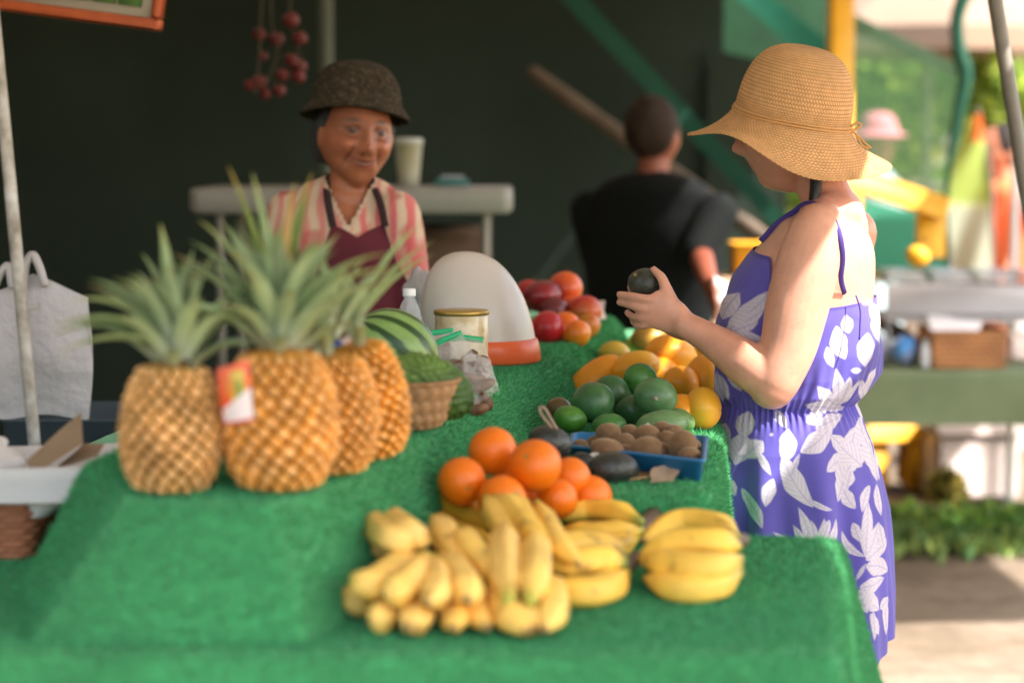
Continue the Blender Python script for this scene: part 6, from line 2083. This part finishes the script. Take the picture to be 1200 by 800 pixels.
t = thing("yellow_rail", aty(1050, 260, 7.4), "yellow painted slanting rail with a short post, behind the woman's shoulder", "rail")
mk("rail_board", G().add(*beam(aty(960, 196, 7.6), aty(1110, 246, 7.4), 0.085, 0.04)), M_YEL, t)
q = aty(1091, 248, 7.46)
mk("rail_post", G().add(*box((q[0], q[1], (q[2] + 1.05) / 2 + 0.0), (0.10, 0.05, q[2] - 1.05 + 0.06), bev=0.005)), M_YEL, t)
mk("rail_leg", G().add(*box((aty(1000, 300, 7.6)[0], 7.62, 0.66), (0.06, 0.05, 1.31), bev=0.005)), M_YEL, t)
c = aty(882, 303, 7.2)
tag(mk("yellow_crate", G().add(*tray(rrect(c[0] - 0.075, c[0] + 0.075, 7.1, 7.3, 0.015), c[2] - 0.058, 0.11, flare=0.01)), M_YEL), "yellow crate beside the black shirted man's hand", "crate")
t = thing("low_stand", (c[0] + 0.05, 7.2, 0), "dark low stand carrying the yellow crate", "stand")
mk("stand_top", G().add(*box((c[0] + 0.05, 7.2, c[2] - 0.075), (0.40, 0.35, 0.03), bev=0.004)), M_WOOD, t)
for sx in (-0.15, 0.25):
    mk("leg", G().add(*box((c[0] + sx, 7.2, (c[2] - 0.092) / 2), (0.04, 0.3, c[2] - 0.092), bev=0.004)), M_WOOD, t)
# turquoise cloth below the rail with a yellow round fruit before it
tag(mk("turquoise_cloth", G().add(*cloth([aty(975, 226, 8.0), aty(1076, 250, 8.0), aty(1118, 326, 8.0), aty(975, 330, 8.0)], 30, 0.03, 311, 6)), mat("turquoise_cloth", (0.06, 0.32, 0.20), 0.8, transl=0.25)), "turquoise green cloth hanging under the yellow rail", "cloth")
c = aty(1076, 300, 6.6)
tag(mk("yellow_ball", G().add(*sphere(c, (0.040, 0.038, 0.034), 24, 18, rotm(0, 0.5, 0), lambda D: 1 + 0.03 * sn(D, 3, 312))), M_YEL), "yellow round fruit hung before the turquoise cloth", "fruit")

# feather flag
t = thing("feather_flag", aty(1130, 320, 8.8), "tall yellow green feather flag with an orange tip and white foot", "flag")
n = 30
rowsV, colV = [], []
pl_ = spl([(1142, 132), (1136, 190), (1128, 250), (1128, 330)], n)
wr_ = spl([(1150, 132), (1158, 190), (1160, 250), (1162, 330)], n)
wl_ = spl([(1134, 140), (1118, 190), (1112, 250), (1118, 330)], n)
for k in range(n):
    for f in np.linspace(0, 1, 9):
        x = wl_[k, 0] * (1 - f) + wr_[k, 0] * f
        rowsV.append(aty(x, wl_[k, 1] * (1 - f) + wr_[k, 1] * f, 8.8 + 0.03 * math.sin(f * 5 + k * 0.3)))
        tt = k / n
        c_ = np.array([0.34, 0.42, 0.09]) if tt < 0.62 else np.array([0.45, 0.46, 0.34])
        if tt < 0.2 and f > 0.4:
            c_ = np.array([0.75, 0.18, 0.04])
        if 0.57 < tt < 0.63:
            c_ = np.array([0.52, 0.56, 0.30])
        colV.append(c_)
mk("flag_cloth", G().add(np.array(rowsV), gridq(9, n), None, np.array(colV)), mat("flag_cloth", attr=True, rough=0.8, transl=0.35), t)
q = aty(1162, 330, 8.82)
mk("flag_pole", G().add(*limb([(q[0], q[1], 0.01, .01), (q[0], q[1], 1.0, .01), (*aty(1160, 200, 8.82), .008), (*aty(1146, 128, 8.82), .006)], 20, 8)), M_GREY, t)

# tan parasol
M_TAN = mat("tan_canvas", (0.34, 0.235, 0.165), 0.8, transl=0.25, var=0.06, vscale=4)
c = aty(1090, -40, 12.0)
t = thing("parasol", (c[0], c[1], 0), "tan canvas parasol reaching into the top of the view beside the green edge", "parasol")
seg = 8
pr = [(0.001, 0.32), (0.3, 0.22), (0.6, 0.08), (0.80, -0.04), (0.80, -0.17)]
V, Q, T = revolve(pr, (c[0] - 0.02, c[1], aty(0, 34, 12.0)[2] + 0.02), 8)
mk("canvas", G().add(V, Q, T), M_TAN, t, smooth=False)
mk("pole", G().add(*limb([(c[0], c[1], 0.01, .022), (c[0], c[1], aty(0, 0, 12)[2] + .25, .022)], 6, 12)), M_GREY, t)

# ------------------------------------------------------------------ far market table
zt = aty(1100, 434, 7.0)[2]
x0, x1, y0, y1 = aty(990, 434, 7.0)[0], 2.75, 7.0, 7.75
M_SAGE = mat("sage_cloth", (0.15, 0.19, 0.10), 0.85, var=0.12, vscale=8, transl=0.05)
t = thing("market_table", (1.9, 7.4, 0), "far market table under a short sage green cloth", "table")
mk("tabletop", G().add(*box(((x0 + x1) / 2, (y0 + y1) / 2, zt - 0.022), (x1 - x0 - 0.04, y1 - y0 - 0.04, 0.03), bev=0.003)), M_WOOD, t)
for lx in (x0 + 0.05, x1 - 0.06):
    for ly in (y0 + 0.06, y1 - 0.06):
        mk("leg", G().add(*box((lx, ly, (zt - 0.04) / 2), (0.04, 0.04, zt - 0.04), bev=0.003)), M_WOOD, t)
V, Q = drape([(x0, y0), (x1, y0), (x1, y1), (x0, y1)], zt, 0.205, 313, tilt=86, res=0.014, waves=0.02)
mk("tablecloth", G().add(V, Q), M_SAGE, t)
# display rack with clear lids
M_STEEL = mat("brushed_steel", (0.27, 0.255, 0.25), 0.4, metal=0.4, var=0.08, vscale=5)
M_LIDS = mat("clear_lid", (0.40, 0.38, 0.37), 0.2, spec=0.6, alpha=0.55)
Yr = 7.45
zs0, zs1 = aty(1100, 372, Yr)[2], aty(1100, 328, Yr)[2]
xa, xb = aty(1026, 350, Yr)[0], aty(1235, 350, Yr)[0]
t = thing("display_rack", ((xa + xb) / 2, Yr, zt), "grey steel food display rack with clear lidded pans on the far table", "display rack")
mk("rack_shelf", G().add(*box(((xa + xb) / 2, Yr, zs0 + 0.008), (xb - xa, 0.40, 0.016), bev=0.003)), M_STEEL, t)
mk("rack_front", G().add(*box(((xa + xb) / 2, Yr - 0.19, (zs0 + 0.02 + zs1) / 2), (xb - xa - 0.01, 0.012, zs1 - zs0 - 0.03), bev=0.002)), M_STEEL, t)
for lx in (xa + 0.015, xb - 0.015):
    for ly in (Yr - 0.17, Yr + 0.17):
        mk("rack_leg", G().add(*box((lx, ly, (zt + zs0) / 2 + 0.001), (0.018, 0.018, zs0 - zt - 0.002), bev=0.002)), M_STEEL, t)
for k in range(4):
    xm = xa + (xb - xa) * (k + 0.5) / 4
    mk("pan_lid", G().add(*box((xm, Yr, zs1 + 0.012), ((xb - xa) / 4 - 0.012, 0.30, 0.05), bev=0.014)), M_LIDS, t)
g0 = aty(1132, 432, 7.08)
hw = aty(1176, 432, 7.08)[0] - g0[0]
tp = aty(1132, 386, 7.08)[2]
t = thing("wicker_box", (g0[0], 7.16, zt), "brown wicker box topped with white paper on the sage cloth", "basket")
mk("box_body", hamper(g0[0] - hw, g0[0] + hw, 7.03, 7.29, zt + 0.003, tp, (0.36, 0.155, 0.06), 320, rows=7, taper=0.004, r=0.012), M_HAMP, t)
mk("paper_cover", G().add(*crumple([aty(1086, 370, 7.26), aty(1150, 376, 7.26), aty(1146, 398, 7.04), aty(1090, 392, 7.04)], 20, 0.008, 321, 18)), M_WPAPER, t)
c = aty(1084, 435, 7.06)
c[2] = zt + 0.002
t = thing("white_bottle", c, "slim white bottle standing next to the wicker box", "bottle")
hB = aty(1084, 398, 7.06)[2] - zt
mk("bottle_body", G().add(*revolve([(0.001, 0), (0.018, 0.001), (0.019, 0.01), (0.019, hB * .6), (0.014, hB * .75), (0.008, hB * .85)], c, 24)), mat("white_glaze", (0.62, 0.62, 0.66), 0.3), t)
mk("cap", G().add(*revolve([(0.009, hB * .85), (0.009, hB), (0.001, hB)], c, 20)), mat("pale_cap", (0.5, 0.55, 0.5), 0.4), t)
c = aty(1058, 410, 7.12)
V, Q, T = sphere(c, (0.042, 0.05, 0.055), 40, 30, None, lambda D: 1 + 0.14 * sn(D, 4, 322))
V[:, 2] = np.maximum(V[:, 2], zt + 0.004)
tag(mk("blue_bag", G().add(V, Q, T), mat("blue_bag", ramp=[(0.4, (0.02, 0.20, 0.50)), (0.6, (0.30, 0.32, 0.50))], rscale=10, rough=0.4)), "crumpled blue plastic bag on the sage cloth near the white bottle", "plastic bag")
c = aty(1026, 412, 7.2)
V, Q, T = sphere(c, (0.045, 0.06, 0.06), 40, 30, None, lambda D: 1 + 0.14 * sn(D, 4, 323))
V[:, 2] = np.maximum(V[:, 2], zt + 0.004)
tag(mk("pale_bag", G().add(V, Q, T), mat("grey_bag", (0.30, 0.32, 0.40), 0.4)), "grey plastic bag on the far table, half hidden by the woman's back", "plastic bag")
c = aty(1190, 420, 7.3)
V, Q, T = box((c[0], 7.3, zt + 0.055), (0.10, 0.12, 0.10), rotm(0, 0, 0.2), 0.01)
tag(mk("paper_carton", G().add(V, Q, T), mat("pale_carton", (0.62, 0.50, 0.44), 0.7)), "pale carton at the outer end of the far table beside the wicker box", "carton")

# below the table: yellow stool, white cool box
bc = aty(1055, 566, 8.55)
zt2 = aty(1055, 493, 8.4)[2]
xL, xR = aty(1012, 500, 8.5)[0], aty(1094, 500, 8.5)[0]
t = thing("yellow_stool", ((xL + xR) / 2, 8.6, 0), "chunky yellow wooden stool on the ground under the far table", "stool")
mk("seat", G().add(*box(((xL + xR) / 2, 8.6, zt2 - 0.05), (xR - xL, 0.30, 0.10), bev=0.01)), M_YEL, t)
for lx in (xL + 0.05, xR - 0.055):
    mk("leg", G().add(*box((lx, 8.6, (zt2 - 0.103) / 2), (0.11, 0.26, zt2 - 0.103), bev=0.008)), M_YEL, t)
xL, xR = aty(1098, 500, 8.2)[0], aty(1196, 500, 8.2)[0]
zc = aty(1150, 498, 8.15)[2]
t = thing("cool_box", ((xL + xR) / 2, 8.4, 0), "big white cool box on the ground beside the yellow stool", "cool box")
M_CB = mat("white_styrofoam", (0.38, 0.32, 0.30), 0.8, var=0.04, vscale=6)
mk("box_body", G().add(*box(((xL + xR) / 2, 8.4, (zc - 0.06) / 2), (xR - xL, 0.4, zc - 0.062), bev=0.02)), M_CB, t)
mk("box_lid", G().add(*box(((xL + xR) / 2, 8.4, zc - 0.03), (xR - xL + 0.02, 0.42, 0.058), bev=0.015)), M_CB, t)

# ------------------------------------------------------------------ plants, trees, wall of a house far behind
def leaves(n, fn, size, col, seed, tipup=0.3):
    """n separate leaf blades; fn(r, n) gives their places; each a pointed pair of faces"""
    r = np.random.default_rng(seed)
    P = fn(r, n)
    d = r.normal(size=(n, 3))
    d[:, 2] += tipup
    d /= np.linalg.norm(d, axis=1, keepdims=True)
    s = np.cross(d, r.normal(size=(n, 3)))
    s /= np.linalg.norm(s, axis=1, keepdims=True)
    L = size * r.uniform(0.6, 1.4, (n, 1))
    V = np.stack([P, P + d * L * .5 + s * L * .24, P + d * L, P + d * L * .5 - s * L * .24], 1).reshape(-1, 3)
    c = np.array(col) * np.exp(r.normal(0, 0.35, (n, 1))) * (1 + np.array([[0.35, 0.1, -0.1]]) * r.normal(0, 0.5, (n, 1)))
    return V, np.arange(4 * n).reshape(-1, 4), [], np.clip(np.repeat(c, 4, 0), 0.002, 0.9)


M_FOL = mat("foliage", attr=True, rough=0.6, spec=0.25, transl=0.35)
M_BARK = mat("bark", (0.14, 0.10, 0.07), 0.9, var=0.25, vscale=10, bump=0.6, bscale=20, bdist=0.02)


def tree(x, y, h, r, col, label, seed, n=5000, size=0.16, crown_z=0.62, squash=0.8):
    rr = random.Random(seed)
    t = thing("tree", (x, y, 0), label, "tree", "trees in the garden behind the stalls")
    g = G()
    g.add(*limb([(x, y, 0, .13), (x + rr.uniform(-.1, .1), y, h * .3, .10), (x + rr.uniform(-.2, .2), y, h * .6, .07), (x + rr.uniform(-.2, .2), y, h * .9, .02)], 20, 12))
    cl = []
    for k in range(14):
        a_, e_ = rr.uniform(0, 6.28), rr.uniform(-0.5, 1)
        q_ = r * rr.uniform(0.35, 0.95)
        cc = np.array([x + q_ * math.cos(a_), y + q_ * math.sin(a_), h * crown_z + e_ * r * squash])
        cl.append((cc, r * rr.uniform(0.28, 0.5)))
        g.add(*limb([(x, y, h * .35 + .1 * k / 14 * h, .045), (*((cc + [x, y, h * .5]) / 2), .03), (*cc, .01)], 10, 8))
    mk("trunk", g, M_BARK, t)

    def place(r_, m):
        k = r_.integers(0, len(cl), m)
        C_ = np.array([c for c, _ in cl])[k]
        R_ = np.array([q for _, q in cl])[k]
        dd = r_.normal(size=(m, 3))
        dd /= np.linalg.norm(dd, axis=1, keepdims=True)
        return C_ + dd * (R_ * r_.random(m) ** 0.45)[:, None] * [1, 1, 0.75]
    V, Q, T, C = leaves(n, place, size, col, seed)
    mk("crown", G().add(V, Q, T, C), M_FOL, t, smooth=False)


tree(1.05, 14.5, 3.4, 1.1, (0.080, 0.16, 0.035), "dark leafed tree above the straw hat, behind the awnings", 401, 5500, 0.17, 0.66)
tree(2.55, 13.6, 2.7, 0.95, (0.26, 0.36, 0.06), "bright yellow green tree seen through the net curtain", 402, 6000, 0.16, 0.5, 0.9)
tree(2.0, 18.0, 3.9, 1.5, (0.17, 0.29, 0.06), "tall mid green tree behind the bright yellow green one", 403, 6000, 0.22, 0.6)
tree(-0.4, 17.0, 4.4, 1.4, (0.025, 0.055, 0.016), "very dark tree rising over the tarp wall", 404, 4000, 0.22, 0.6)


def shrub(px, py, Y, h, r, col, label, seed, n=600, size=0.06):
    b_ = aty(px, py, Y)
    t = thing("leafy_plant", (b_[0], Y, 0), label, "plant", "low plants along the path")

    def place(r_, m):
        dd = r_.normal(size=(m, 3))
        dd /= np.linalg.norm(dd, axis=1, keepdims=True)
        dd *= (r_.random(m) ** 0.4)[:, None]
        P = dd * [r, r * 0.8, h * 0.55]
        P[:, 2] += h * 0.5
        return P + [b_[0], Y, 0]
    V, Q, T, C = leaves(n, place, size, col, seed, 0.6)
    V[:, 2] = np.maximum(V[:, 2], 0.004)
    mk("foliage", G().add(V, Q, T, C), M_FOL, t, smooth=False)
    g = G()
    rr = random.Random(seed)
    for k in range(6):
        g.add(*limb([(b_[0] + rr.uniform(-.03, .03), Y, 0, .007), (b_[0] + rr.uniform(-.7, .7) * r, Y + rr.uniform(-.5, .5) * r, h * .7, .003)], 6, 6))
    mk("stem", g, M_BARK, t)


for a_ in [(1052, 620, 7.55, 0.06, 0.15, (0.32, 0.46, 0.10), "bright low plant right beside the woman's dress", 411),
           (1092, 622, 7.50, 0.05, 0.16, (0.36, 0.48, 0.13), "pale green low plant in front of the yellow stool", 412),
           (1134, 626, 7.45, 0.065, 0.17, (0.22, 0.36, 0.07), "bushy green plant in front of the cool box", 413),
           (1176, 624, 7.50, 0.07, 0.17, (0.25, 0.40, 0.08), "leafy green plant at the cool box's outer corner", 414),
           (1214, 628, 7.45, 0.065, 0.16, (0.20, 0.34, 0.07), "plant cut by the edge of the view, past the cool box", 415),
           (1110, 552, 8.05, 0.12, 0.05, (0.26, 0.22, 0.05), "slim sprig growing against the cool box", 416)]:
    shrub(*a_)
# grass along the planting strip, loose blades
def strip(r_, m):
    return np.c_[r_.uniform(0.9, 3.6, m), 7.35 + r_.normal(0, 0.16, m), np.zeros(m)]


V, Q, T, C = leaves(5000, strip, 0.06, (0.20, 0.29, 0.08), 420, 2.0)
V[:, 2] = np.maximum(V[:, 2], 0.001)
kind(mk("grass", G().add(V, Q, T, C), M_FOL, smooth=False), "stuff")

# fallen leaves and twigs on the sunny path
# pale house far behind
M_WALL = mat("pale_plaster", (0.50, 0.43, 0.40), 0.9, var=0.05, vscale=1.5)
t = thing("house", (5.2, 20, 0), "pale plastered house with a brown eave, far behind the canopy pole", "house")
x0, x1 = aty(1095, 0, 20)[0], 9.0
ze = aty(1150, 66, 20)[2]
mk("wall", G().add(*box(((x0 + x1) / 2, 21.5, ze / 2), (x1 - x0, 3.0, ze), bev=0.0)), M_WALL, t, smooth=False)
mk("eave", G().add(*box(((x0 + x1) / 2, 21.4, ze + 0.06), (x1 - x0 + 0.3, 3.5, 0.12), bev=0.01)), mat("eave_wood", (0.40, 0.24, 0.14), 0.8), t)
mk("upper_wall", G().add(*box(((x0 + x1) / 2, 21.5, ze + 0.12 + 1.0), (x1 - x0 - 0.1, 2.8, 2.0), bev=0.0)), M_WALL, t, smooth=False)
w0 = aty(1178, 75, 19.99)
mk("window", G().add(*box((aty(1196, 70, 20)[0] + 0.15, 19.985, ze - 0.32), (0.5, 0.03, 0.35), bev=0.004)), mat("dark_glass", (0.04, 0.045, 0.05), 0.1), t)
